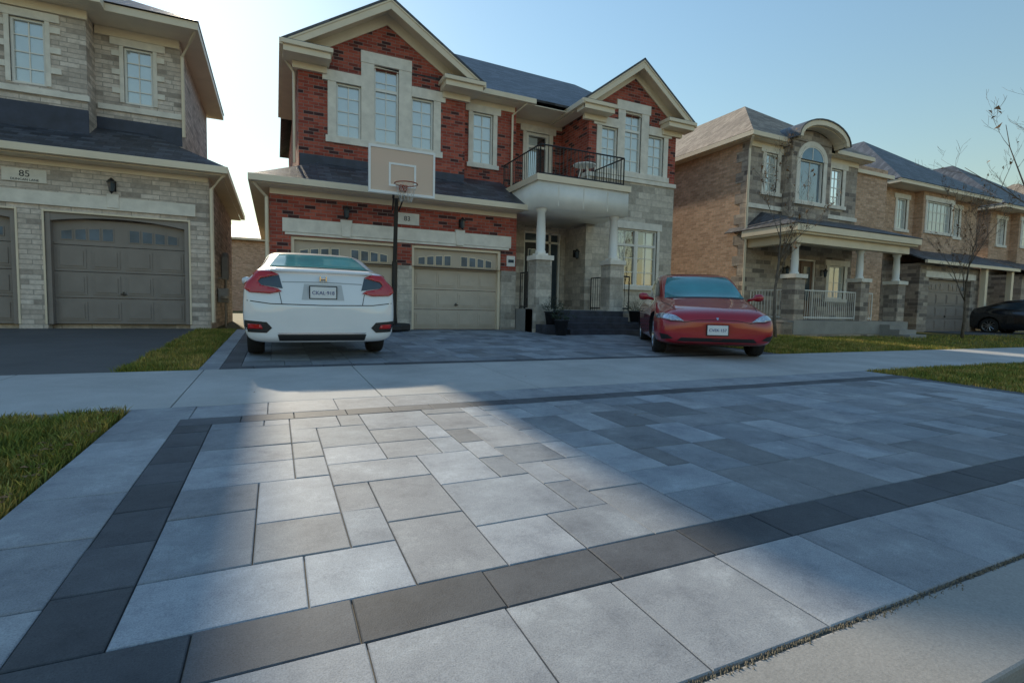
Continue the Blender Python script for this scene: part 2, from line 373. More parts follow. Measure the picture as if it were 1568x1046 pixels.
coly(-.575,-.38,1.465,3.75,.3,dark); coly(7.25,7.45,1.465,3.75,.3,dark)
field(-.38,7.25,1.465,3.75)
rowx(-.575,7.45,3.75,3.94,.34,dark); rowx(-.93,7.45,3.94,4.355,.46,lt,.15)
rowx(-.56,8.3,6.285,6.48,.36,dark)
coly(-.56,-.36,6.48,12.45,.34,dark); coly(8.1,8.3,6.48,10.6,.34,dark)
field(-.36,8.1,6.48,10.65); field(-.36,5.95,10.65,12.45)
me=bpy.data.meshes.new('paver_driveway'); me.from_pydata(pv,[],pf); me.materials.append(PAVER)
at=me.attributes.new('Col','FLOAT_COLOR','FACE')
for i,c in enumerate(pc): at.data[i].color=(*c,1)
link(bpy.data.objects.new('paver_driveway',me))
strips('driveway_bedding',[(-.935,7.65,.8,4.358,-.006,.05),(-.765,8.3,6.283,12.5,-.006,.05)],SAND,0)
V,Fc=[],[]
for _ in range(4200):
    x=random.uniform(-1,7.6); y=.841+random.gauss(0,.008)*(1.6 if mnoise.noise(Vector((x*2,0,3)))>.0 else .7); z=G(.85)+.0; s=random.uniform(.001,.0034); k=len(V)
    V+=[(x-s,y-s,z),(x+s,y-s*.6,z),(x,y+s,z),(x,y,z+.003+s*1.2)]; Fc+=[(k,k+1,k+3),(k+1,k+2,k+3),(k+2,k,k+3)]
sheet('joint_dirt',(V,Fc),plain('dirt_crumbs',(.22,.19,.14),.9,.4,80))

def blades(name,regions,hmin=.03,hmax=.075,wd=.0035):
    V,Fc,C=[],[],[]
    for (x0,x1,y0,y1,dens) in regions:
        n=int((x1-x0)*(y1-y0)*dens)
        for _ in range(n):
            x=random.uniform(x0,x1); y=random.uniform(y0,y1)
            cl=mnoise.noise(Vector((x*2.5,y*2.5,0)))
            if cl<-.35 and random.random()<.5: continue
            h=random.uniform(hmin,hmax)*(1+.5*cl); a=random.uniform(0,6.283); lx,ly=random.gauss(0,.45)*h,random.gauss(0,.45)*h
            dx,dy=math.cos(a)*wd,math.sin(a)*wd; z=G(y)-.036; k=len(V)
            V+=[(x-dx,y-dy,z),(x+dx,y+dy,z),(x+lx*.45+dx*.7,y+ly*.45+dy*.7,z+h*.6+.02),(x+lx*.45-dx*.7,y+ly*.45-dy*.7,z+h*.6+.02),(x+lx,y+ly,z+h+.02)]
            Fc+=[(k,k+1,k+2,k+3),(k+3,k+2,k+4)]
            b=random.uniform(.7,2.0); yel=random.random()<.33
            c=(b*1.7,b*1.25,b*1.0) if yel else (b,b,b*.9); C+=[c,c]
    me=bpy.data.meshes.new(name); me.from_pydata(V,[],Fc); me.materials.append(BLADE)
    at=me.attributes.new('Col','FLOAT_COLOR','FACE')
    for i,c in enumerate(C): at.data[i].color=(*c,1)
    return link(bpy.data.objects.new(name,me))
blades('grass',[(-3.2,-.945,1.2,4.34,8000),(-7,-3.2,1.5,4.34,1200)])
blades('grass',[(-1.5,-.775,6.3,12.4,4200)])
blades('grass',[(7.47,13,1.2,4.34,2200),(13,22,1.2,4.34,600),(8.32,16,6.3,9.6,1500),(16,40,6.3,10,250),(9,13.9,9.6,12.4,600)],.03,.07,.005)
LEAFM=plain('dry_leaf',(.26,.14,.06),.8,.3,20)
V,Fc=[],[]
def leaf(x,y,z0=.03,sc=1):
    z=G(y)+z0; s=random.uniform(.012,.026)*sc; a=random.uniform(0,6.28); k=len(V)
    for (u,v,h) in ((-1,0,0),(-.2,.55,.25),(1,0,.1),(-.2,-.55,.3)):
        V.append((x+s*(u*math.cos(a)-v*math.sin(a)),y+s*(u*math.sin(a)+v*math.cos(a)),z+s*h*random.uniform(.3,1.5)))
    Fc.append((k,k+1,k+2,k+3))
for _ in range(170): leaf(-.96-abs(random.gauss(0,.12)),random.uniform(1.8,4.3),random.choice((.0,.02,.035)))
for _ in range(40): leaf(random.uniform(-1.5,-.8),random.uniform(6.3,12),.02)
for _ in range(60): leaf(random.uniform(7.5,12),random.uniform(2.5,4.3),.02)
for _ in range(26): leaf(random.uniform(-.5,7.4),random.uniform(1.2,6),.009,.5)
sheet('fallen_leaves',(V,Fc),LEAFM)

# ---------------------------------------------------------------- red brick house
h=B('brick_house',(6,16,.3)); std_parts(h)
h.part('brick_walls',RED); h.part('stone_walls',TANST); h.part('roof',SHING); h.part('garage_doors',DOORT); h.part('steps',DKST,.01); h.part('railing',BLKM); h.part('porch_floor',KERBM); h.part('entry_door',BLKP,.004); h.part('columns',WHITEF)
Y0=12.5
d1=(.32,2.70,.326,2.42); d2=(3.05,5.45,.326,2.42)
front_wall(h,'brick_walls',-.11,5.88,1.9,3.45,Y0,[(d1[0],d1[1],1.9,2.42),(d2[0],d2[1],1.9,2.42)],rev=.22,ret=10)
front_wall(h,'stone_walls',-.11,5.88,.2,1.9,Y0-.02,[(d1[0],d1[1],.2,1.9),(d2[0],d2[1],.2,1.9)],rev=.24,ret=10.02)
for d in (d1,d2):
    gdoor(h,d[0]+.07,d[1]-.07,.33,2.35,Y0+.16,'garage_doors','cream_trim')
    h.box('cream_trim',d[0],d[0]+.07,Y0+.05,Y0+.2,.33,2.42); h.box('cream_trim',d[1]-.07,d[1],Y0+.05,Y0+.2,.33,2.42); h.box('cream_trim',d[0]+.07,d[1]-.07,Y0+.05,Y0+.2,2.35,2.42)
h.box('stone_trim',.15,5.71,Y0-.045,Y0+.02,2.5,2.8)
h.box('stone_trim',.2,5.66,Y0-.03,Y0+.02,2.44,2.497)
for kx in (1.5,4.27): h.xz('stone_trim',[(kx-.09,2.47),(kx+.09,2.47),(kx+.13,2.86),(kx-.13,2.86)],Y0-.075,Y0)
h.box('brick_walls',-.1,5.87,Y0+.3,23,.0,3.45)
sconce(h,1.5,Y0,3.02); sconce(h,4.3,Y0,3.02)
h.box('stone_trim',2.62,3.22,Y0-.03,Y0+.01,2.88,3.16)
slab(h,'roof',[(-.45,12.1,3.6),(6.0,12.1,3.6),(6.0,14.1,4.66),(1.55,14.1,4.66)])
slab(h,'roof',[(-.45,12.1,3.6),(1.55,14.1,4.66),(1.55,23,4.66),(-.45,23,3.6)])
h.box('cream_trim',-.5,6.0,12.0,12.12,3.45,3.59); h.box('cream_trim',-.5,-.38,12.12,23,3.45,3.59)
h.box('cream_trim',-.38,5.9,12.12,12.5,3.43,3.46); h.box('cream_trim',-.38,-.11,12.5,23,3.43,3.46); h.box('cream_trim',-.1,5.87,12.475,12.5,3.3,3.43)
YU=13.5
wl=[(1.39,1.98,5.03,6.33),(2.3,2.92,5.03,6.93),(3.25,3.84,5.03,6.33)]
front_wall(h,'brick_walls',.53,4.73,3.6,6.85,YU,[wl[0],(wl[1][0],wl[1][1],5.03,6.85),wl[2]],ret=1.2)
ap=8.36; ax=2.62; sl_=(ap-6.85)/(ax-.22)
zz=lambda x: ap-abs(x-ax)*sl_
for (a,c) in ((.53,2.3),(2.92,4.73)):
    h.poly('brick_walls',[(x,YU,z) for x,z in [(a,6.85),(c,6.85),(c,zz(c)),(a,zz(a))]])
h.poly('brick_walls',[(2.3,YU,6.93),(2.92,YU,6.93),(2.92,YU,zz(2.92)),(ax,YU,ap),(2.3,YU,zz(2.3))])
for W in wl: window(h,*W,YU,nx=2,nz=5 if W is wl[1] else 4,transom=6.36 if W is wl[1] else None)
S='stone_trim'
def trio(b,L,C,R,y,zb,wd=.2):
    yy=y-.035
    b.box(S,L[0]-wd,L[0],yy,y+.06,zb,L[3]); b.box(S,L[1],C[0],yy,y+.06,zb,C[3]); b.box(S,C[1],R[0],yy,y+.06,zb,C[3]); b.box(S,R[1],R[1]+wd,yy,y+.06,zb,R[3])
    b.box(S,L[0]-wd-.12,L[1],yy-.015,y+.06,L[3],L[3]+.26); b.box(S,R[0],R[1]+wd+.12,yy-.015,y+.06,R[3],R[3]+.26)
    b.box(S,C[0]-.33,C[1]+.33,yy-.015,y+.06,C[3],C[3]+.28)
    b.box(S,L[0]-wd-.05,R[1]+wd+.05,yy-.03,y+.06,zb-.16,zb)
trio(h,wl[0],wl[1],wl[2],YU,5.03)
h.box('navy_flashing',.55,4.72,YU-.012,YU+.01,4.2,4.52)
def gable(b,xl,xr,apx,zl,apz,yf,yw,yback):
    for s,xe in ((1,xl),(-1,xr)):
        dx=apx-xe; sl=(apz-zl)/abs(dx)
        slab(b,'roof',[(xe-s*.04,yf-.03,zl+.03-.04*sl),(apx,yf-.03,apz+.03),(apx,yback,apz+.03),(xe-s*.04,yback,zl+.03-.04*sl)],.05)
        b.xz('cream_trim',[(xe,zl-.03),(apx,apz-.03),(apx,apz-.26),(xe,zl-.24)],yf,yf+.05)
        b.xz('cream_trim',[(xe,zl-.03),(apx,apz-.03),(apx,apz-.08),(xe,zl-.08)],yf-.02,yf+.0)
        b.xz('cream_trim',[(xe+s*.02,zl-.12),(apx,apz-.12),(apx,apz-.15),(xe+s*.02,zl-.15)],yf+.05,yw+.05)
        b.xz('cream_trim',[(xe+s*.4,zl+.4*sl-.15),(apx,apz-.15),(apx,apz-.42),(xe+s*.4,zl+.4*sl-.4)],yw-.035,yw+.01)
        L=1.02
        xa,xb=(xe,xe+L) if s>0 else (xe-L,xe)
        b.box('cream_trim',xa,xb,yf-.02,yw+.02,zl-.26,zl-.12); b.box('cream_trim',xa-.05,xb+.05,yf-.08,yw+.02,zl-.12,zl-.02)
        b.box('cream_trim',xa+s*.2 if s>0 else xa+.05,xb-.05 if s>0 else xb-.2,yw-.1,yw+.02,zl-.42,zl-.26)
        b.box('roof',xa,xb,yf-.03,yw,zl-.02,zl+.012)
        b.box('cream_trim',min(xe,xe-s*.08),max(xe,xe-s*.08),yf-.05,yback,zl-.15,zl-.01)
        b.box('cream_trim',min(xe,xe+s*.38),max(xe,xe+s*.38),yw,yback,zl-.17,zl-.151)
gable(h,.2,5.04,ax,6.87,8.38,13.0,YU,18)
h.box('brick_walls',.531,4.729,YU+.3,23,3.4,6.8)
front_wall(h,'brick_walls',4.731,6.45,3.9,6.78,13.9,[(5.1,5.72,5.0,6.42)],ret=.9)
window(h,5.1,5.72,5.0,6.42,13.9); surround(h,S,5.1,5.72,5.0,6.42,13.9,w=.13)
front_wall(h,'brick_walls',6.451,8.4,4.2,6.78,14.6,[(7.15,7.95,4.3,6.42)])
surround(h,S,7.15,7.95,4.3,6.42,14.6,w=.13,sill=False)
window(h,7.15,7.95,4.3,6.42,14.6,nx=1,nz=1,blind=False,fw=.09,transom=6.0); h.box('window_blinds',7.25,7.6,14.74,14.745,4.4,6.3)
h.box('brick_walls',4.75,11.6,14.9,23,.3,6.78)
YR=13.0
wr=[(8.84,9.42,5.15,6.38),(9.68,10.3,5.15,6.95),(10.58,11.2,5.15,6.38)]
front_wall(h,'brick_walls',8.4,11.7,5.0,6.85,YR,[wr[0],(wr[1][0],wr[1][1],5.15,6.85),wr[2]],ret=3)
ax2=10.02; sl2=(8.38-6.87)/(ax2-7.98); z2=lambda x: 8.36-abs(x-ax2)*sl2
for a,c in ((8.4,9.68),(10.3,11.7)): h.poly('brick_walls',[(a,YR,6.85),(c,YR,6.85),(c,YR,z2(c)),(a,YR,z2(a))])
h.poly('brick_walls',[(9.68,YR,6.95),(10.3,YR,6.95),(10.3,YR,z2(10.3)),(ax2,YR,8.36),(9.68,YR,z2(9.68))])
for W in wr: window(h,*W,YR,nx=2,nz=5 if W is wr[1] else 4,transom=6.4 if W is wr[1] else None)
trio(h,wr[0],wr[1],wr[2],YR,5.15,.17)
gable(h,7.98,12.06,ax2,6.87,8.38,12.6,YR,18)
h.box(S,8.36,11.74,YR-.05,YR+.3,4.86,4.985)
front_wall(h,'stone_walls',8.4,11.7,.2,4.86,YR,[(9.5,11.08,1.68,3.44)],ret=3)
window(h,9.5,10.27,1.68,3.44,YR,nx=2,nz=4,blind=False,transom=2.95); window(h,10.31,11.08,1.68,3.44,YR,nx=2,nz=4,blind=False,transom=2.95)
h.box('window_frames',10.27,10.31,YR+.02,YR+.12,1.68,3.44); h.box('window_blinds',9.6,9.95,YR+.15,YR+.155,1.75,3.4); h.box('window_blinds',10.65,11.0,YR+.15,YR+.155,1.75,3.4)
surround(h,S,9.5,11.08,1.68,3.44,YR,w=.1,lint=.22,ext=.06)
h.box('brick_walls',8.45,11.69,YR+.4,23,.2,6.8)
R1=(4.6,18,9.95); Rr=(10.9,18,9.85)
slab(h,'roof',[(4.4,13.45,6.93),(12.05,13.45,6.93),Rr,R1]); slab(h,'roof',[(12.05,13.45,6.93),(12.05,23.4,6.93),Rr]); slab(h,'roof',[(.2,23.4,6.93),(12.05,23.4,6.93),Rr,R1]); slab(h,'roof',[(.2,13.6,6.93),(4.4,13.45,6.93),R1,(.2,23.4,6.93)])
h.box('cream_trim',5.0,6.85,13.38,13.5,6.77,6.91); h.box('cream_trim',6.85,8.0,13.9,14.02,6.77,6.91); h.box('cream_trim',6.75,6.85,13.5,14.02,6.77,6.91)
h.box('cream_trim',4.9,8.0,13.5,14.6,6.76,6.79); h.box('cream_trim',11.7,12.05,13,23.4,6.76,6.79)
h.box('cream_trim',4.75,6.4,13.87,13.9,6.6,6.76); h.box('cream_trim',6.5,8.4,14.57,14.6,6.6,6.76)
h.box('porch_floor',5.9,9.0,11.5,14.3,.3,.9); h.box('stone_walls',5.93,9.03,11.48,11.499,.2,.82)
h.box('stone_walls',5.9,6.45,11.42,11.9,.2,.93); h.box('stone_walls',8.15,8.65,11.42,11.9,.2,.93)
for i in range(4): h.box('steps',6.5,8.6,10.62+.24*i,10.62+.24*(i+1)+.02 if i<3 else 11.5,.22,.42+.155*i)
h.box('steps',5.95,6.45,10.9,11.4,.2,.52); h.box('steps',8.62,9.3,10.9,11.4,.2,.6)
for cx in (6.17,8.42):
    h.box('stone_walls',cx-.22,cx+.22,11.43,11.87,.9,2.14); h.box(S,cx-.26,cx+.26,11.39,11.91,2.14,2.26); h.box(S,cx-.15,cx+.15,11.5,11.8,2.26,2.32)
    h.lathe('columns',cx,11.65,[(.135,2.32),(.135,2.38),(.115,2.4),(.12,2.8),(.1,3.36),(.13,3.38),(.14,3.46)],24)
h.box('columns',5.95,8.73,11.45,14.2,3.46,4.1); h.box('cream_trim',5.9,8.78,11.4,14.2,4.1,4.26)
for X in (6.55,7.3,8.05): h.box('stone_trim',X-.012,X+.012,11.44,11.46,3.52,4.05)
def railing(b,p0,p1,z0,z1,sp=.11,key='railing'):
    p0,p1=Vector(p0),Vector(p1); L=(p1-p0).length; n=max(1,int(L/sp))
    for zc in (z0+.06,z1): b.tube(key,[(*p0,zc),(*p1,zc)],.02,6)
    for i in range(n+1):
        q=p0.lerp(p1,i/n); r=.02 if i in (0,n) else .009; b.tube(key,[(*q,z0),(*q,z1)],r,5)
railing(h,(6.05,11.55),(8.62,11.55),4.26,5.02); railing(h,(6.05,11.55),(6.05,13.8),4.26,5.02); railing(h,(8.62,11.55),(8.62,12.95),4.26,5.02)
railing(h,(5.98,11.95),(5.98,12.4),.9,1.85); railing(h,(8.6,11.9),(8.6,12.95),.9,1.85)
railing(h,(8.68,11.62),(8.98,11.62),.9,1.85)
front_wall(h,'stone_walls',5.9,8.4,.9,3.46,14.2,[(6.95,8.25,.9,3.3)])
h.box('entry_door',7.0,7.85,14.3,14.35,.92,2.95)
h.box('window_glass_dark',7.15,7.7,14.285,14.31,1.25,2.75); h.xz('window_frames',[(7.13,1.23),(7.72,1.23),(7.72,2.77),(7.13,2.77)],14.292,14.305)
h.box('window_frames',6.95,7.0,14.25,14.36,.9,3.3); h.box('window_frames',7.85,7.91,14.25,14.36,.9,3.3); h.box('window_frames',8.19,8.25,14.25,14.36,.9,3.3)
h.box('window_frames',7.0,8.19,14.25,14.36,2.96,3.02); h.box('window_frames',7.0,8.19,14.25,14.36,3.24,3.3); h.box('window_glass_dark',7.0,8.19,14.32,14.34,3.02,3.24); h.box('window_glass_dark',7.91,8.19,14.32,14.34,.92,2.96)
h.box('window_frames',5.6,5.84,12.47,12.5,2.02,2.3); h.box('window_glass_dark',5.64,5.8,12.462,12.47,2.12,2.2)
sconce(h,8.33,13.5,2.6)
h.tube('cream_trim',[(-.42,12.15,3.45),(-.16,12.42,3.2),(-.16,12.42,.35)],.04,6)
h.tube('cream_trim',[(6.6,13.45,6.78),(6.3,13.82,6.5),(6.3,13.82,4.4)],.035,6)
h.tube('cream_trim',[(.2,13.6,6.75),(.44,13.6,6.4),(.44,13.6,4.3)],.035,6)
h.flush(smooth=('columns',))
text_mesh('house_number','83',.16,BLKM,h.e,(2.92-6,Y0-.034-16,3.02-.3),(math.pi/2,0,0))
b=B('patio_table',(7.9,12.4,4.3)); b.part('top',WHITEF,.005); b.part('legs',WHITEF)
b.lathe('top',7.9,12.4,[(.001,4.93),(.32,4.93),(.32,4.96),(.001,4.96)],24)
for a in range(4): b.tube('legs',[(7.9+.1*math.cos(a*1.57),12.4+.1*math.sin(a*1.57),4.93),(7.9+.25*math.cos(a*1.57),12.4+.25*math.sin(a*1.57),4.27)],.015,6)
b.flush()

# ---------------------------------------------------------------- left stone house
g=B('stone_house',(-5,16,.4)); std_parts(g)
g.part('stone_walls',GREYST); g.part('roof',SHING); g.part('garage_doors',DOORG)
Y1=13.1; f0=.40; YE=19.3
D=[(-4.12,-1.7),(-7.0,-4.56)]
front_wall(g,'stone_walls',-9,-1.3,.2,3.62,Y1,[(a,b_,.2,2.62) for a,b_ in D],rev=.24,ret=YE-Y1)
for a,b_ in D:
    gdoor(g,a+.08,b_-.08,f0,2.54,Y1+.17,'garage_doors','garage_doors')
    g.box('garage_doors',a,a+.08,Y1+.02,Y1+.2,f0,2.62); g.box('garage_doors',b_-.08,b_,Y1+.02,Y1+.2,f0,2.62)
    n=8
    pts=[(a+.08,2.62),(b_-.08,2.62)]+[(b_-.08-(b_-a-.16)*i/n,2.46+.11*(1-(2*i/n-1)**2)) for i in range(n+1)]
    g.xz('garage_doors',pts,Y1+.03,Y1+.2)
    g.box('cream_trim',a-.035,a,Y1-.02,Y1+.03,f0,2.66); g.box('cream_trim',b_,b_+.035,Y1-.02,Y1+.03,f0,2.66); g.box('cream_trim',a,b_,Y1-.02,Y1+.03,2.62,2.66)
g.box(S,-9,-1.56,Y1-.05,Y1+.02,2.74,3.0)
g.box('stone_walls',-9,-1.31,Y1+.3,YE,.1,3.6)
g.box(S,-4.72,-4.05,Y1-.03,Y1+.01,3.15,3.4)
sconce(g,-3.0,Y1,3.22); g.box(S,-3.1,-2.9,Y1-.07,Y1+.0,2.78,3.06)
slab(g,'roof',[(-9,12.7,3.8),(-.95,12.7,3.8),(-2.75,14.5,4.8),(-9,14.5,4.8)]); slab(g,'roof',[(-.95,12.7,3.8),(-.95,YE,3.8),(-2.75,YE,4.8),(-2.75,14.5,4.8)])
g.box('cream_trim',-9,-.9,12.6,12.72,3.64,3.78); g.box('cream_trim',-1.02,-.9,12.72,YE,3.64,3.78); g.box('cream_trim',-9,-1.02,12.72,13.1,3.61,3.64); g.box('cream_trim',-1.3,-1.02,13.1,YE,3.61,3.64)
g.box('cream_trim',-9,-1.32,13.07,13.1,3.5,3.61)
YA,YB=14.3,13.75
front_wall(g,'stone_walls',-3.54,-1.95,4.3,6.84,YA,[(-3.02,-2.48,5.3,6.52)],ret=YE-YA)
front_wall(g,'stone_walls',-8,-3.54,4.1,6.84,YB,[(-4.75,-4.2,5.22,6.5),(-6.6,-6,5.22,6.5)],ret=2)
window(g,-3.02,-2.48,5.3,6.52,YA,2,4); window(g,-4.75,-4.2,5.22,6.5,YB,2,4); window(g,-6.6,-6,5.22,6.5,YB,2,4)
surround(g,S,-3.02,-2.48,5.3,6.52,YA,w=.08,lint=.16,ext=.16,sill=False); surround(g,S,-4.75,-4.2,5.22,6.5,YB,w=.08,lint=.16,ext=.16,sill=False)
for zc in (5.55,5.95,6.35):
    g.box(S,-3.24,-3.1,YA-.03,YA+.02,zc-.06,zc+.06); g.box(S,-2.4,-2.26,YA-.03,YA+.02,zc-.06,zc+.06)
    g.box(S,-4.12,-3.95,YB-.03,YB+.02,zc-.06,zc+.06); g.box(S,-5.0,-4.83,YB-.03,YB+.02,zc-.06,zc+.06)
g.box(S,-3.5,-1.93,YA-.05,YA+.02,5.1,5.22); g.box(S,-8,-3.5,YB-.05,YB+.02,5.03,5.15)
g.box('navy_flashing',-3.53,-1.94,YA-.015,YA+.01,4.5,4.93); g.box('navy_flashing',-8,-3.53,YB-.015,YB+.01,4.3,4.86)
g.box('stone_walls',-9,-1.96,YA+.3,YE-.1,3.5,6.84)
g.box('cream_trim',-9,-1.5,13.6,YE+.3,6.86,6.9); g.box('cream_trim',-9,-1.5,13.5,13.6,6.86,7.02); g.box('cream_trim',-1.6,-1.5,13.6,YE+.3,6.9,7.02)
g.box('cream_trim',-9,-3.15,13.2,13.5,6.861,7.02); g.box('cream_trim',-3.52,-1.96,YA-.06,YA,6.68,6.86); g.box('cream_trim',-9,-3.5,YB-.06,YB,6.68,6.86)
hip(g,'roof',-11,-1.48,13.45,YE+.35,7.03,.55)
slab(g,'roof',[(-9,13.17,7.03),(-3.12,13.17,7.03),(-3.9,14.2,7.5),(-9,14.2,7.5)],.04)
g.tube('cream_trim',[(-.98,12.75,3.64),(-1.25,13.0,3.35),(-1.25,13.03,.45)],.042,6)
g.tube('cream_trim',[(-1.55,13.6,6.9),(-1.9,14.2,6.5),(-1.9,14.24,4.7)],.04,6)
g.flush()
text_mesh('house_number','85',.17,BLKM,g.e,(-4.38+5,Y1-.034-16,3.3-.4),(math.pi/2,0,0))
text_mesh('street_name','DUNCAN LANE',.06,BLKM,g.e,(-4.38+5,Y1-.034-16,3.19-.4),(math.pi/2,0,0))
u=B('gas_meter',(-1.1,14.5,1)); u.part('meter_body',plain('meter_grey',(.35,.35,.34),.5,.1),.02); u.part('pipes',plain('meter_pipe',(.4,.36,.3),.5,.1))
u.box('meter_body',-1.28,-1.05,14.4,14.7,.9,1.25); u.tube('pipes',[(-1.12,14.5,.3),(-1.12,14.5,.9)],.02); u.tube('pipes',[(-1.12,14.62,1.25),(-1.12,14.62,1.5),(-1.3,14.62,1.5)],.02); u.lathe('pipes',-1.12,14.3,[(.001,1.0),(.09,1.0),(.09,1.06),(.001,1.06)],16); u.flush()
u=B('electric_meter',(-1.15,15.6,1.6)); u.part('meter_box',plain('meter_box_grey',(.3,.3,.3),.5,.1),.015); u.part('conduit',BLKM)
u.box('meter_box',-1.28,-1.12,15.4,15.7,1.5,2.1); u.tube('conduit',[(-1.2,15.55,.3),(-1.2,15.55,1.5)],.03); u.lathe('meter_box',-1.2,15.55,[(.08,2.1),(.08,2.2),(.001,2.22)],14); u.flush()

# ---------------------------------------------------------------- right house with porch
k=B('stone_house',(17,16,.2)); std_parts(k)
k.part('stone_walls',BRNST); k.part('brick_walls',TANBR); k.part('roof',SHTAN); k.part('porch_roof',SHING); k.part('railing',WHITEF); k.part('porch_floor',KERBM); k.part('columns',WHITEF); k.part('entry_door',plain('brown_door',(.12,.06,.04),.4,.1),.004); k.part('arched_glass',SKYG)
wb=(15.95,17.15,4.72,6.1)
front_wall(k,'stone_walls',14,15.55,3.4,6.65,12.1,[(14.75,15.3,4.95,6.22)],ret=.3)
front_wall(k,'stone_walls',15.55,17.55,3.4,6.95,11.75,[wb],ret=.6)
front_wall(k,'stone_walls',17.55,19.6,3.4,6.65,12.1,[(18.1,18.75,4.85,6.15)],ret=.6)
window(k,14.75,15.3,4.95,6.22,12.1,2,4); surround(k,S,14.75,15.3,4.95,6.22,12.1,w=.16)
window(k,18.1,18.75,4.85,6.15,12.1,2,4); surround(k,S,18.1,18.75,4.85,6.15,12.1,w=.16)
window(k,*wb,11.75,2,1,blind=False); k.box('arched_glass',wb[0]+.05,wb[1]-.05,11.84,11.846,wb[2]+.05,wb[3])
surround(k,S,*wb,11.75,w=.17,lint=.001,ext=0)
cx,cz=16.55,6.1
n=14
outer=[(cx+.77*math.cos(math.pi*i/n),cz+.62*math.sin(math.pi*i/n)) for i in range(n+1)]
mid=[(cx+.6*math.cos(math.pi*i/n),cz+.46*math.sin(math.pi*i/n)) for i in range(n+1)]
inn=[(cx+.555*math.cos(math.pi*i/n),cz+.42*math.sin(math.pi*i/n)) for i in range(n+1)]
for i in range(n):
    k.xz(S,[outer[i],outer[i+1],mid[i+1],mid[i]],11.705,11.76); k.xz('window_frames',[mid[i],mid[i+1],inn[i+1],inn[i]],11.72,11.757)
k.xz('arched_glass',inn,11.735,11.755)
k.box('window_frames',cx-.014,cx+.014,11.725,11.737,cz,cz+.42)
n2=14
ar=lambda i,r,hz:(cx+r*math.cos(math.pi*i/n2),6.62+hz*math.sin(math.pi*i/n2))
for i in range(n2):
    a,b2=ar(i,1.28,.66),ar(i+1,1.28,.66); c,d=ar(i,1.12,.5),ar(i+1,1.12,.5)
    k.xz('cream_trim',[a,b2,d,c],11.3,11.42)
    a2,b3=ar(i,1.32,.7),ar(i+1,1.32,.7); k.xz('porch_roof',[a2,b3,b2,a],11.27,14)
    k.xz('cream_trim',[c,d,(d[0],d[1]-.03),(c[0],c[1]-.03)],11.42,11.76)
k.poly('stone_walls',[(15.55,11.752,6.6),(17.55,11.752,6.6)]+[(cx+1.0*math.cos(math.pi*i/n),11.752,6.6+.47*math.sin(math.pi*i/n)) for i in range(n+1)])
k.box('brick_walls',14.001,22,12.4,22,.0,6.62); front_wall(k,'brick_walls',14,14.05,.1,6.65,12.12,(),ret=10)
for i in range(19):
    z=.1+i*.34; L=.5 if i%2 else .28; k.box('stone_walls',13.975,14.03,12.085,12.1+L,z,z+.33)
k.box('cream_trim',13.65,15.3,11.7,11.8,6.52,6.66); k.box('cream_trim',17.8,19.95,11.7,11.8,6.52,6.66); k.box('cream_trim',13.65,13.75,11.8,22.3,6.52,6.66); k.box('cream_trim',13.75,19.95,11.8,22.3,6.5,6.53); k.box('cream_trim',19.85,19.95,11.8,22.3,6.53,6.66)
k.box('cream_trim',14,15.5,12.06,12.1,6.32,6.5); k.box('cream_trim',17.6,19.6,12.06,12.1,6.32,6.5); k.box('cream_trim',19.95,22.3,12.3,12.4,6.3,6.44)
hip(k,'roof',13.65,20,11.72,22.3,6.67,.74); hip(k,'roof',19,25,13,22,6.4,.55)
k.box(S,13.97,19.63,12.04,12.1,4.36,4.5)
front_wall(k,'stone_walls',14,19.6,.1,3.4,12.11,[(16.2,17.6,.75,2.85),(18.3,19.2,1.5,2.7)])
k.box('entry_door',16.26,16.88,12.2,12.25,.75,2.8); k.box('entry_door',16.92,17.54,12.2,12.25,.75,2.8); k.box('window_frames',16.2,16.26,12.15,12.27,.75,2.85); k.box('window_frames',17.54,17.6,12.15,12.27,.75,2.85); k.box('window_frames',16.2,17.6,12.14,12.27,2.8,2.86); k.box('window_glass_dark',16.4,16.75,12.19,12.2,1.4,2.6); k.box('window_glass_dark',17.05,17.4,12.19,12.2,1.4,2.6)
window(k,18.3,19.2,1.5,2.7,12.11,2,2); surround(k,S,18.3,19.2,1.5,2.7,12.11)
k.part('right_wing',TANBR); front_wall(k,'right_wing',19.62,22.2,.1,6.3,12.55,[(20.4,21.0,4.7,5.9),(20.2,21.3,.4,2.5)],ret=8); window(k,20.4,21,4.7,5.9,12.55,2,4); surround(k,S,20.4,21,4.7,5.9,12.55); k.box('entry_door',20.2,21.3,12.65,12.7,.4,2.5)
k.box('porch_floor',14.1,20,10.3,12.1,.3,.72); k.box('stone_walls',14.12,19.98,10.32,10.4,.05,.66)
k.box('stone_walls',14.08,14.12,10.34,12.1,.05,.66)
k.box('cream_trim',13.85,20.1,10.2,12.1,3.3,3.36); k.box('cream_trim',13.8,20.15,10.12,10.25,3.36,3.56); k.box('cream_trim',13.8,13.93,10.25,12.1,3.36,3.56); k.box('cream_trim',14.1,19.9,10.35,10.6,3.05,3.3); k.box('cream_trim',14.1,14.35,10.6,12.1,3.05,3.3)
slab(k,'porch_roof',[(13.78,10.1,3.58),(20.17,10.1,3.58),(20.17,12.2,4.3),(14.7,12.2,4.3)],.03); slab(k,'porch_roof',[(13.78,10.1,3.58),(14.7,12.2,4.3),(14.7,12.8,4.3),(13.78,12.8,3.58)],.03)
for px in (14.4,17.6,19.65):
    k.box('stone_walls',px-.22,px+.22,10.38,10.82,.05,2.0); k.box(S,px-.27,px+.27,10.33,10.87,2.0,2.12)
    k.lathe('columns',px,10.6,[(.13,2.12),(.13,2.18),(.105,2.2),(.11,2.5),(.09,2.95),(.12,2.97),(.13,3.05)],20)
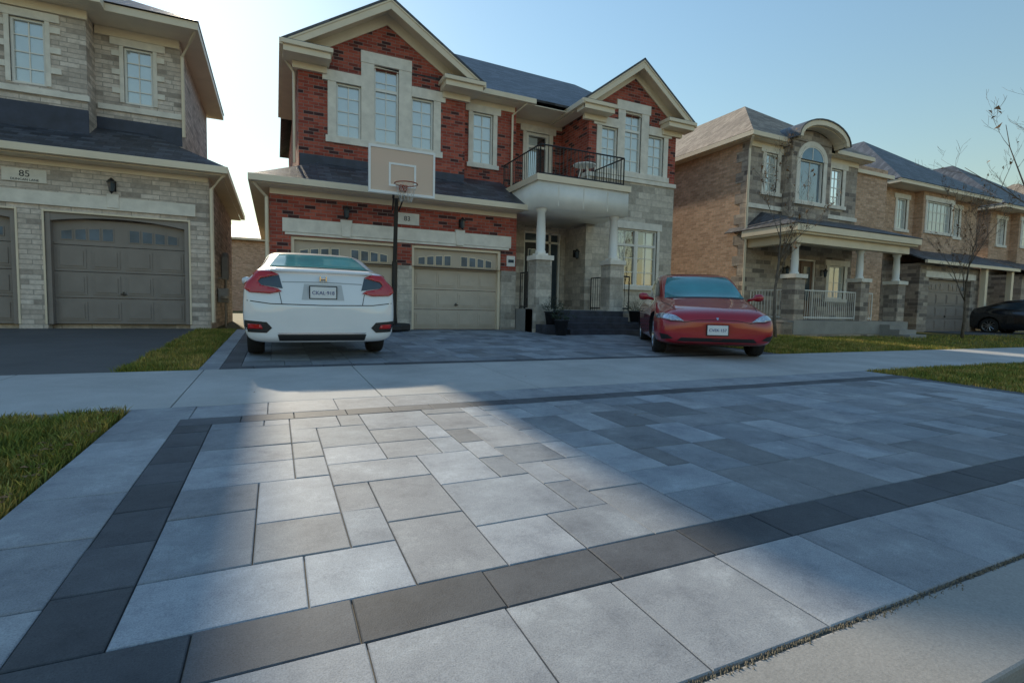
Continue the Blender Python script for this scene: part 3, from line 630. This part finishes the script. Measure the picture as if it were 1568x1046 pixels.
railing(k,(14.62,10.55),(17.38,10.55),.75,1.65,.1); railing(k,(17.82,10.55),(18.3,10.55),.75,1.65,.1); railing(k,(14.3,10.85),(14.3,12.05),.75,1.65,.1)
for i in range(3): k.box('porch_floor',18.4,19.35,9.4+.3*i,9.7+.3*i if i<2 else 10.3,.1,.32+.15*i)
k.tube('cream_trim',[(13.7,11.75,6.5),(13.9,12.02,6.2),(13.9,12.02,4.0),(13.9,12.02,.3)],.04,6)
sconce(k,15.9,12.1,2.4); sconce(k,17.9,12.1,2.4)
k.flush(smooth=('columns',))

# ---------------------------------------------------------------- far houses
def far_house(x0,x1,y,roofm,seed,wall=TANBR,low=BRNST):
    b=B('brick_house',((x0+x1)/2,y+4,.3)); std_parts(b); b.part('brick_walls',wall); b.part('stone_walls',low); b.part('roof',roofm); b.part('garage_doors',DOORG)
    hs=[(x0+.8,x0+1.5,4.7,6.0),(x1-2.4,x1-1.6,4.7,6.0)]
    front_wall(b,'brick_walls',x0,x0+2.1,3.3,6.4,y,hs[:1],ret=.3); front_wall(b,'brick_walls',x0+4.6,x1,3.3,6.4,y,hs[1:],ret=.3)
    for H in hs: window(b,*H,y,2,3); surround(b,S,H[0],H[1],4.7,6,y)
    front_wall(b,'stone_walls',x0,x1,.1,3.3,y-.02,[(x1-2.2,x1-1.2,.5,2.6)],ret=.3)
    b.box('garage_doors',x1-2.2,x1-1.2,y+.1,y+.15,.5,2.6)
    front_wall(b,'stone_walls',x0+.3,x0+5,.1,3.1,y-1.3,[(x0+1,x0+4.3,.3,2.5)],ret=1.4); gdoor(b,x0+1,x0+4.3,.3,2.5,y-1.15,'garage_doors','garage_doors')
    b.box(S,x0+.7,x0+4.6,y-1.34,y-1.28,2.55,2.8)
    slab(b,'roof',[(x0-.1,y-1.7,3.2),(x1,y-1.7,3.2),(x1,y+.1,4.0),(x0-.1,y+.1,4.0)],.05); b.box('cream_trim',x0-.15,x1,y-1.78,y-1.68,3.05,3.18)
    b.box('cream_trim',x1-.3,x1-.1,y-1.6,y-1.4,.4,3.1); b.box('cream_trim',x1-2.6,x1-2.4,y-1.6,y-1.4,.4,3.1)
    b.box('brick_walls',x0,x1,y+.3,y+9,.1,6.38)
    front_wall(b,'brick_walls',x0+2.1,x0+4.6,3.6,6.39,y-.35,[(x0+2.4,x0+4.3,4.7,6.0)],ret=.7); window(b,x0+2.4,x0+4.3,4.7,6,y-.35,6,3); surround(b,S,x0+2.4,x0+4.3,4.7,6,y-.35)
    eaves(b,x0-.4,x1+.4,y-.75,y+9.4,6.55); hip(b,'roof',x0-.42,x1+.42,y-.77,y+9.42,6.56,.78)
    b.flush()
far_house(23.6,31,13.3,SHING,1); far_house(33,41,13.6,SHING,2); far_house(43,52,14,SHTAN,3); far_house(54,63,14,SHING,4); far_house(66,75,14,SHTAN,5)
def back_house(x0,x1,y):
    b=B('brick_house',((x0+x1)/2,y,0)); std_parts(b); b.part('brick_walls',TANBR); b.part('roof',SHING)
    front_wall(b,'brick_walls',x0,x1,0,5.6,y,[(x0+1.5,x0+2.5,3.6,4.9),(x1-2.5,x1-1.5,3.6,4.9)]); b.box('brick_walls',x0,x1,y+.3,y+9,0,5.6)
    window(b,x0+1.5,x0+2.5,3.6,4.9,y); window(b,x1-2.5,x1-1.5,3.6,4.9,y)
    eaves(b,x0-.4,x1+.4,y-.4,y+9.4,5.8); hip(b,'roof',x0-.4,x1+.4,y-.4,y+9.4,5.8,.4); b.flush()
back_house(-6,2.5,44); back_house(12,21,46); back_house(22,31,46)

# ---------------------------------------------------------------- basketball hoop
b=B('basketball_hoop',(2.45,11.7,.3)); b.part('pole',BLKM); b.part('base',BLKP,.03)
BDM=bpy.data.materials.new('backboard_acrylic'); BDM.use_nodes=True; q=BDM.node_tree; q.nodes.clear(); oo=N(q,'ShaderNodeOutputMaterial'); mx=N(q,'ShaderNodeMixShader'); tt=N(q,'ShaderNodeBsdfTransparent'); pp=N(q,'ShaderNodeBsdfPrincipled'); pp.inputs['Base Color'].default_value=(.88,.66,.52,1); pp.inputs['Roughness'].default_value=.15; mx.inputs[0].default_value=.68
q.links.new(tt.outputs[0],mx.inputs[1]); q.links.new(pp.outputs[0],mx.inputs[2]); q.links.new(mx.outputs[0],oo.inputs[0])
b.part('backboard',BDM); b.part('backboard_frame',plain('board_white',(.9,.9,.9),.4,.02)); b.part('rim',plain('rim_orange',(.35,.06,.02),.4,.1)); b.part('net',plain('net_white',(.6,.58,.55),.8,.1))
b.box('base',2.1,2.85,11.75,12.3,.335,.5); b.box('base',2.3,2.6,11.5,11.9,.335,.47)
b.tube('pole',[(2.45,11.72,.4),(2.44,11.6,1.9)],.06,12); b.tube('pole',[(2.44,11.6,1.8),(2.42,11.35,3.25)],.045,12)
b.tube('pole',[(2.3,12.1,.5),(2.42,11.68,1.15)],.015,6); b.tube('pole',[(2.6,12.1,.5),(2.46,11.68,1.15)],.015,6)
for dx in (-.07,.07):
    b.tube('pole',[(2.42+dx,11.42,3.0),(2.38+dx*2,10.68,3.4)],.018,6); b.tube('pole',[(2.42+dx,11.38,3.25),(2.38+dx*2,10.68,3.75)],.018,6)
b.box('backboard',1.74,3.02,10.6,10.62,3.2,4.08)
for (a,c,d,e_) in ((1.70,3.06,3.17,3.22),(1.70,3.06,4.06,4.11),(1.70,1.74,3.22,4.06),(3.02,3.06,3.22,4.06)): b.box('backboard_frame',a,c,10.58,10.64,d,e_)
for (a,c,d,e_) in ((2.1,2.66,3.33,3.37),(2.1,2.66,3.76,3.8),(2.1,2.14,3.37,3.76),(2.62,2.66,3.37,3.76)): b.box('backboard_frame',a,c,10.588,10.6,d,e_)
for X in (2.08,2.7): b.box('backboard_frame',X-.012,X+.012,10.625,10.65,3.2,4.08)
b.box('rim',2.3,2.46,10.5,10.59,3.24,3.36)
ring=[(2.38+.225*math.cos(2*math.pi*i/24),10.27+.225*math.sin(2*math.pi*i/24),3.33) for i in range(25)]; b.tube('rim',ring,.011,6)
for i in range(12):
    a=2*math.pi*i/12
    for s in (1,-1):
        a2=a+s*.5; b.tube('net',[(2.38+.22*math.cos(a),10.27+.22*math.sin(a),3.33),(2.38+.16*math.cos(a2),10.27+.16*math.sin(a2),3.15),(2.38+.11*math.cos(a2+s*.2),10.27+.11*math.sin(a2+s*.2),2.98)],.003,4)
b.flush()

# ---------------------------------------------------------------- cars
TYRE=plain('tyre',(.02,.02,.02),.85,.2,20); RIMM=plain('alloy',(.45,.46,.48),.3,.05,4,metal=1)
CARGL=plain('car_glass',(.05,.26,.29),.08,.15,2,spec=.25)  # teal sky reflection of coated glass, put into the base colour
TAIL=plain('tail_lamp',(.5,.012,.012),.15,.1,6,coat=1); LAMP=plain('head_lamp',(.5,.58,.68),.1,.3,30,metal=.4,coat=1); SEAM=plain('seam_black',(.02,.02,.02),.6,.1)
PLATE=plain('licence_plate',(.8,.82,.84),.4,.03); PLTXT=plain('plate_blue',(.03,.06,.25),.5,.05); CHR=plain('chrome',(.7,.7,.72),.12,.03,metal=1)
def car(name,loc,rotz,stations,paint,wheels,wr_=.33,tilt=0):
    e=mk_empty(name,loc,(0,-tilt,rotz))
    V,Fc=[],[]
    def half(st):
        x,zb,zs,wm,ws,zr,wr=st; h=zs-zb; t=zr-zs
        return [(0,zb),(wm*.55,zb),(wm*.88,zb+.01),(wm*.97,zb+.09),(wm,zb+.28*h+.04),(wm,zb+.6*h),(wm-.012,zs-.16*h),(ws+.02,zs-.015),(ws-.02,zs+.12*t),(ws+(wr-ws)*.5,zs+.55*t),(wr+.045,zs+.88*t),(wr-.06,zr-.006),(wr*.5,zr+.004),(0,zr+.008)]
    n=len(half(stations[0])); ringn=2*n-2
    for st in stations:
        hp=half(st)
        full=hp+[(-y,z) for y,z in reversed(hp[1:-1])]
        V+=[(st[0],y,z) for y,z in full]
    for i in range(len(stations)-1):
        for j in range(ringn):
            k2=(j+1)%ringn; Fc.append((i*ringn+j,i*ringn+k2,(i+1)*ringn+k2,(i+1)*ringn+j))
    for i in (0,len(stations)-1):
        o=i*ringn
        Fc.append((o,o+1,o+ringn-1))
        for j in range(1,n-2): Fc.append((o+j,o+j+1,o+ringn-j-1,o+ringn-j))
        Fc.append((o+n-2,o+n-1,o+n))
    me=bpy.data.meshes.new('body'); me.from_pydata(V,[],Fc); me.materials.append(paint); me.materials.append(BLKP)
    bm=bmesh.new(); bm.from_mesh(me); bmesh.ops.recalc_face_normals(bm,faces=bm.faces); bm.to_mesh(me); bm.free()
    o=link(bpy.data.objects.new('body',me)); s=o.modifiers.new('s','SUBSURF'); s.levels=s.render_levels=3
    cutters=[]
    for wx in wheels:
        for sy in (1,-1):
            bm=bmesh.new(); bmesh.ops.create_cone(bm,cap_ends=True,segments=40,radius1=wr_+.05,radius2=wr_+.05,depth=.6,matrix=Matrix.Translation((wx,sy*.95,wr_+.01))@Matrix.Rotation(math.pi/2,4,'X'))
            cm=bpy.data.meshes.new('c'); bm.to_mesh(cm); bm.free(); cm.materials.append(paint); cm.materials.append(BLKP)
            for f in cm.polygons: f.material_index=1
            c=link(bpy.data.objects.new('c',cm)); cutters.append(c)
            md=o.modifiers.new('b','BOOLEAN'); md.object=c; md.operation='DIFFERENCE'; md.solver='EXACT'
    dg=bpy.context.evaluated_depsgraph_get(); nm=bpy.data.meshes.new_from_object(o.evaluated_get(dg)); o.modifiers.clear(); o.data=nm
    for c in cutters: bpy.data.objects.remove(c)
    for f in nm.polygons: f.use_smooth=(f.material_index==0)
    o.parent=e
    bm=bmesh.new(); bm.from_mesh(nm); bvh=BVHTree.FromBMesh(bm); bm.free()
    wv=B('tmpw'); wv.e.name='wheels'; wv.e.parent=e
    wv.part('tyres',TYRE); wv.part('rims',RIMM); wv.part('rim_hubs',BLKP)
    for wx in wheels:
        for sy in (1,-1):
            yo,yi=sy*.885,sy*.68
            def ringm(key,prof,seg=36):
                P=wv.parts[key]; n0=len(P['v'])
                for r,y in prof:
                    for i in range(seg):
                        a=2*math.pi*i/seg; P['v'].append((wx+r*math.cos(a),y,wr_+r*math.sin(a)))
                for q_ in range(len(prof)-1):
                    for i in range(seg):
                        j=(i+1)%seg; P['f'].append((n0+q_*seg+i,n0+q_*seg+j,n0+(q_+1)*seg+j,n0+(q_+1)*seg+i))
            R=wr_
            ringm('tyres',[(R*.66,yi),(R*.93,yi),(R,yi+sy*.03),(R,yo-sy*.03),(R*.95,yo-.005*sy),(R*.68,yo)])
            ringm('rims',[(R*.69,yo),(R*.66,yo-sy*.004),(R*.63,yo-sy*.03),(R*.62,yi+sy*.04)])
            ringm('rim_hubs',[(R*.62,yo-sy*.1),(.001,yo-sy*.1)]); ringm('rims',[(.07,yo-sy*.1),(.065,yo-sy*.015),(.001,yo-sy*.012)])
            for s_ in range(10):
                a=2*math.pi*s_/10; wv.tube('rims',[(wx+.05*math.cos(a),yo-sy*.03,wr_+.05*math.sin(a)),(wx+R*.64*math.cos(a),yo-sy*.02,wr_+R*.64*math.sin(a))],.016,5)
    wv.flush(smooth=('tyres',))
    def patch(nm_,pts,d,mat,off=.004,mirror=False,step=.05,solid=0):
        d=Vector(d).normalized(); sets=[pts]+([[(x,-y,z) for x,y,z in pts]] if mirror else [])
        bm=bmesh.new()
        for ps in sets: bm.faces.new([bm.verts.new(p) for p in ps])
        ext=[(min(v.co[i] for v in bm.verts),max(v.co[i] for v in bm.verts)) for i in range(3)]
        for i in range(3):
            a,c=ext[i]; t=math.ceil(a/step)*step
            while t<c:
                nn=Vector((0,0,0)); nn[i]=1; pc_=Vector((0,0,0)); pc_[i]=t
                bmesh.ops.bisect_plane(bm,geom=bm.verts[:]+bm.edges[:]+bm.faces[:],plane_co=pc_,plane_no=nn,dist=1e-5); t+=step
        bmesh.ops.triangulate(bm,faces=bm.faces)
        kill=[]
        for v in bm.verts:
            hp,no,_,_=bvh.ray_cast(v.co-d*3,d)
            if hp is None:
                hp,no,_,dd=bvh.find_nearest(v.co)
                if dd>.15: kill.append(v); continue
            v.co=hp-d*off
        bmesh.ops.delete(bm,geom=kill,context='VERTS')
        bmesh.ops.recalc_face_normals(bm,faces=bm.faces)
        for f in bm.faces:
            f.smooth=True
            if f.normal.dot(d)>0: f.normal_flip()
        m_=bpy.data.meshes.new(nm_); bm.to_mesh(m_); bm.free(); m_.materials.append(mat)
        o_=link(bpy.data.objects.new(nm_,m_)); o_.parent=e
        if solid: sd=o_.modifiers.new('s','SOLIDIFY'); sd.thickness=solid; sd.offset=1
        return o_
    return e,patch,bvh
def line(pts,w):
    return [(x,y,z+w/2) for x,y,z in pts]+[(x,y,z-w/2) for x,y,z in reversed(pts)]
def mirrors(e,x,y,z,mat):
    b=B('tmpm'); b.e.name='door_mirrors'; b.e.parent=e
    b.part('mirror_shells',mat)
    for s in (1,-1):
        b.tube('mirror_shells',[(x,s*(y-.14),z-.05),(x,s*(y-.04),z-.02),(x,s*y,z),(x,s*(y+.07),z+.005),(x,s*(y+.12),z),(x,s*(y+.13),z)],[.02,.03,.065,.07,.05,.01],12)
    b.flush(smooth=('mirror_shells',))
WP=plain('white_paint',(.84,.86,.89),.3,.02,3,coat=1)
cst=[(0,.30,.58,.68,.64,.66,.42),(.02,.26,.66,.80,.76,.74,.58),(.06,.23,.84,.865,.83,.92,.66),(.10,.22,.95,.89,.86,1.08,.70),(.16,.22,.985,.90,.85,1.135,.70),(.45,.22,.99,.905,.82,1.15,.69),(.75,.21,.985,.905,.80,1.24,.64),(1.2,.2,.97,.90,.79,1.385,.61),(1.7,.2,.96,.90,.79,1.435,.61),(2.2,.2,.95,.9,.79,1.44,.61),(2.7,.2,.94,.9,.79,1.40,.60),(3.15,.2,.93,.9,.79,1.2,.62),(3.5,.2,.92,.9,.79,1.03,.66),(3.9,.2,.86,.89,.77,.93,.6),(4.3,.2,.76,.86,.72,.80,.5),(4.52,.22,.62,.78,.62,.66,.4),(4.63,.28,.5,.6,.5,.52,.3)]
e,P,bv=car('parked_car',(.54,6.75,G(6.9)+.01),math.pi/2,cst,WP,(.98,3.68),.33,.0245)
X=-.3
P('rear_window',[(.48,.62,1.1),(.8,.57,1.2),(1.2,.49,1.36),(1.2,-.49,1.36),(.8,-.57,1.2),(.48,-.62,1.1)],(.55,0,-.83),CARGL,.006)
for s in (1,-1):
    P('side_windows',[(1.25,s,1.04),(1.4,s,1.2),(1.75,s,1.30),(2.2,s,1.33),(2.7,s,1.28),(3.3,s,1.02),(3.3,s,.99)],(0,-s,0),DKGLASS)
P('windshield',[(2.8,.55,1.35),(3.5,.7,1.04),(3.5,-.7,1.04),(2.8,-.55,1.35)],(-.5,0,-.83),CARGL)
P('tail_lamps',[(X,.9,1.02),(X,.78,1.085),(X,.60,1.09),(X,.50,1.05),(X,.70,1.0),(X,.73,.96),(X,.69,.915),(X,.52,.885),(X,.47,.85),(X,.60,.82),(X,.82,.83),(X,.9,.89)],(1,0,0),TAIL,.014,True,.03,.008)
P('tail_lamp_housing',[(X,.72,.995),(X,.50,1.045),(X,.46,.885),(X,.69,.92),(X,.74,.96)],(1,0,0),DKGLASS,.006,True,.03)
P('bumper_lower',[(X,-.52,.33),(X,.52,.33),(X,.5,.25),(X,-.5,.25)],(1,0,0),BLKP,.006,False,.04)
P('bumper_vents',[(X,.88,.50),(X,.64,.48),(X,.58,.41),(X,.64,.35),(X,.88,.36)],(1,0,0),BLKP,.006,True,.03)
P('reflectors',[(X,.84,.46),(X,.70,.45),(X,.68,.40),(X,.84,.40)],(1,0,0),TAIL,.014,True,.03,.004)
P('bumper_chrome_strip',[(X,-.5,.335),(X,.5,.335),(X,.52,.35),(X,-.52,.35)],(1,0,0),CHR,.014,False,.04)
P('bumper_seam',line([(X,-.9,.74),(X,-.6,.70),(X,0,.69),(X,.6,.70),(X,.9,.74)],.01),(1,0,0),SEAM,.003,False,.05)
P('trunk_seam',[(X,.495,.84),(X,.503,.84),(X,.475,.70),(X,.467,.70)],(1,0,0),SEAM,.003,True,.03)
P('trunk_crease_shade',line([(X,-.47,.965),(X,0,.975),(X,.47,.965)],.012),(1,0,0),plain('crease_shade',(.4,.42,.44),.4,.02),.002,False,.05)  # flat grey strip, shade of the trunk crease painted on
P('spoiler_lip',[(X,-.6,1.085),(X,.6,1.085),(X,.56,1.12),(X,-.56,1.12)],(1,0,0),WP,.03,False,.04,.02)
P('plate_recess_shade',[(X,-.25,.755),(X,.25,.755),(X,.22,.95),(X,-.22,.95)],(1,0,0),plain('shaded_white_paint',(.55,.57,.59),.4,.02),.003,False,.04)  # flush patch in darker white, shade of the plate recess painted in
xp=bv.ray_cast(Vector((-2,0,.84)),Vector((1,0,0)))[0].x
b=B('t',local=True); b.e.name='rear_plate'; b.e.parent=e; b.part('number_plate',PLATE,.003); b.part('plate_frame',BLKP,.003); b.part('badge',CHR,.003)
b.box('plate_frame',xp-.02,xp-.004,-.165,.165,.765,.93); b.box('number_plate',xp-.024,xp-.019,-.152,.152,.777,.918)
for s in (-.035,.035): b.box('badge',xp-.005,xp+.04,s-.008,s+.008,.985,1.05)
b.box('badge',xp-.005,xp+.04,-.035,.035,1.01,1.022); b.flush()
text_mesh('plate_text','CKAL·918',.062,PLTXT,b.e,(xp-.027,0,.842),(math.pi/2,0,-math.pi/2))
mirrors(e,3.15,.93,1.0,WP)
RP=plain('red_paint',(.38,.006,.018),.28,.05,3,coat=1)
rst=[(0,.30,.50,.60,.54,.56,.40),(.04,.24,.58,.78,.72,.66,.56),(.14,.2,.66,.875,.80,.75,.62),(.40,.18,.73,.915,.81,.82,.62),(.85,.17,.80,.93,.81,.92,.6),(1.15,.17,.86,.93,.80,.99,.62),(1.4,.17,.89,.93,.8,1.10,.62),(1.75,.17,.92,.93,.8,1.30,.63),(2.15,.17,.93,.93,.79,1.44,.64),(2.55,.17,.94,.93,.79,1.50,.64),(3.1,.17,.95,.93,.79,1.48,.63),(3.6,.17,.97,.93,.79,1.37,.59),(4.0,.18,.98,.92,.78,1.23,.56),(4.3,.2,.98,.9,.76,1.12,.56),(4.55,.24,.95,.84,.72,1.06,.54),(4.69,.34,.8,.7,.6,.85,.4)]
rz=math.atan2(.82,.57)
e,P,bv=car('parked_car',(6.25,5.85,G(6.5)+.0),rz,rst,RP,(.86,3.72),.335,0)
P('windshield',[(1.12,.68,.99),(1.6,.63,1.2),(2.05,.54,1.40),(2.05,-.54,1.40),(1.6,-.63,1.2),(1.12,-.68,.99)],(.5,0,-.85),CARGL)
P('glass_roof',[(2.3,.5,1.4),(3.4,.5,1.4),(3.4,-.5,1.4),(2.3,-.5,1.4)],(0,0,-1),DKGLASS)
for s in (1,-1):
    P('side_windows',[(1.5,s,1.02),(1.8,s,1.18),(2.15,s,1.33),(2.7,s,1.39),(3.2,s,1.36),(3.8,s,1.15),(3.95,s,1.06),(2.6,s,1.0)],(0,-s,0),DKGLASS)
X=-.3
P('head_lamps',[(X,.50,.61),(X,.70,.625),(X,.88,.68),(X,.90,.77),(X,.80,.765),(X,.62,.70)],(1,0,-.1),LAMP,.008,True,.03,.003)
P('head_lamp_trim',[(X,.48,.60),(X,.70,.615),(X,.9,.67),(X,.92,.68),(X,.70,.603),(X,.48,.592)],(1,0,-.1),BLKP,.006,True,.03)
P('lower_grille',[(X,-.6,.26),(X,.6,.26),(X,.54,.32),(X,-.54,.32)],(1,0,0),BLKP,.006,False,.04)
P('front_lip',[(X,-.8,.19),(X,.8,.19),(X,.78,.23),(X,-.78,.23)],(1,0,0),BLKP,.01,False,.04)
P('fog_pods',[(X,.86,.38),(X,.74,.36),(X,.66,.30),(X,.82,.28)],(1,0,0),BLKP,.006,True,.03)
P('bonnet_seam',line([(X,-.5,.62),(X,-.3,.66),(X,0,.67),(X,.3,.66),(X,.5,.62)],.008),(1,0,-.2),SEAM,.003,False,.04)
P('bonnet_side_seams',[(.2,.62,1),(.9,.72,1),(1.15,.74,1),(1.15,.732,1),(.9,.712,1),(.2,.612,1)],(0,0,-1),SEAM,.003,True,.05)
P('wiper_cowl',[(1.03,.6,1),(1.14,.66,1),(1.14,-.66,1),(1.03,-.6,1)],(0,0,-1),BLKP,.003,False,.05)
xp=bv.ray_cast(Vector((-2,0,.42)),Vector((1,0,0)))[0].x
b=B('t',local=True); b.e.name='front_plate'; b.e.parent=e; b.part('number_plate',PLATE,.003); b.part('plate_frame',BLKP,.003)
b.box('plate_frame',xp-.03,xp-.004,-.165,.165,.36,.53); b.box('number_plate',xp-.035,xp-.029,-.152,.152,.372,.522); b.flush()
P('badge',[(X,-.02,.74),(X,.02,.74),(X,.008,.70),(X,-.008,.70)],(1,0,-.3),CHR,.006,False,.03)
text_mesh('plate_text','CVEK·157',.062,PLTXT,b.e,(xp-.038,0,.445),(math.pi/2,0,-math.pi/2))
mirrors(e,1.55,.97,1.0,RP)
KP=plain('black_paint',(.012,.012,.014),.25,.05,3,coat=1)
e,P,bv=car('parked_car',(28.9,7.6,G(9)),math.pi/2,rst,KP,(.86,3.72),.335,0)
P('windshield',[(1.12,.70,.99),(2.05,.55,1.38),(2.05,-.55,1.38),(1.12,-.70,.99)],(.5,0,-.85),DKGLASS)
for s in (1,-1): P('side_windows',[(1.5,s,1.0),(1.85,s,1.18),(2.2,s,1.30),(2.7,s,1.36),(3.2,s,1.32),(3.8,s,1.12),(2.6,s,1.0)],(0,-s,0),DKGLASS)

# ---------------------------------------------------------------- trees
BARK=plain('bark',(.17,.14,.115),.9,.3,12)
def tree(name,x,y,hgt,seed,r0=.05,leaves=0,spread=.5,maxlev=4,twig=.85):
    r=random.Random(seed); b=B(name,(x,y,G(y))); b.part('trunk_and_branches',BARK); b.part('leaves',LEAFM)
    def br(p,d,L,rad,lev):
        pts=[p]; rr=[rad]; q=Vector(p); d=Vector(d).normalized(); n=5
        for i in range(n):
            d=(d+Vector((r.gauss(0,.1),r.gauss(0,.1),r.gauss(.03,.05)))).normalized(); q=q+d*L/n; pts.append(tuple(q)); rr.append(max(rad*(1-(i+1)/n*.75),.002))
            if lev<maxlev and i>=1:
                for _ in range(2 if lev<3 else 1):
                    if r.random()<twig:
                        a=r.uniform(0,6.28); sd=Vector((math.cos(a),math.sin(a),0)); nd=d*(1-spread*.6)+sd*spread+Vector((0,0,.22)); br(tuple(q),nd,L*r.uniform(.36,.52),rr[-1]*.6,lev+1)
            if lev>=3 and r.random()<leaves:
                P_=b.parts['leaves']; k2=len(P_['v']); s=.03; v=[(q.x+r.gauss(0,s),q.y+r.gauss(0,s),q.z+r.gauss(0,s)) for _ in range(3)]; P_['v']+=v; P_['f'].append((k2,k2+1,k2+2))
        b.tube('trunk_and_branches',pts,rr,7 if lev<2 else 4)
    br((x,y,G(y)-.05),(0,0,1),hgt,r0,0); b.flush(smooth=('trunk_and_branches',))
tree('bare_tree',12.3,9.5,3.4,3,.05,.06,.42,4,.75); tree('bare_tree',20.6,9.0,3.2,5,.05,.06,.42,4,.75); tree('bare_tree',13.4,3.9,4.6,8,.06,.03,.6,4,.6); tree('bare_tree',33,5,4,11,.07,.05,.5,3)
LEAFG=plain('evergreen_leaf',(.03,.05,.02),.6,.4,20); POT=plain('dark_pot',(.03,.03,.035),.5,.2)
def pot(x,y,z,h_,seed):
    r=random.Random(seed); b=B('potted_plant',(x,y,z)); b.part('pot',POT); b.part('foliage',LEAFG)
    b.lathe('pot',x,y,[(.001,z),(.12,z),(.17,z+h_),(.19,z+h_),(.19,z+h_+.03),(.15,z+h_+.03),(.15,z+h_)],20)
    P_=b.parts['foliage']
    for i in range(260):
        a=r.uniform(0,6.28); el=r.uniform(.1,1.5); R=r.uniform(.05,.33); c=Vector((x+R*math.cos(a)*math.cos(el),y+R*math.sin(a)*math.cos(el),z+h_+.02+R*math.sin(el)*1.1)); d=(c-Vector((x,y,z+h_))).normalized()*r.uniform(.05,.1); s=d.orthogonal().normalized()*.012; k2=len(P_['v']); P_['v']+=[tuple(c-s),tuple(c+s),tuple(c+d)]; P_['f'].append((k2,k2+1,k2+2))
    b.flush(smooth=('pot',))
pot(6.2,11.05,.52,.3,1); pot(8.85,11.15,.6,.28,2); pot(6.2,10.55,.28,.35,3); pot(9.1,10.6,.28,.3,4)
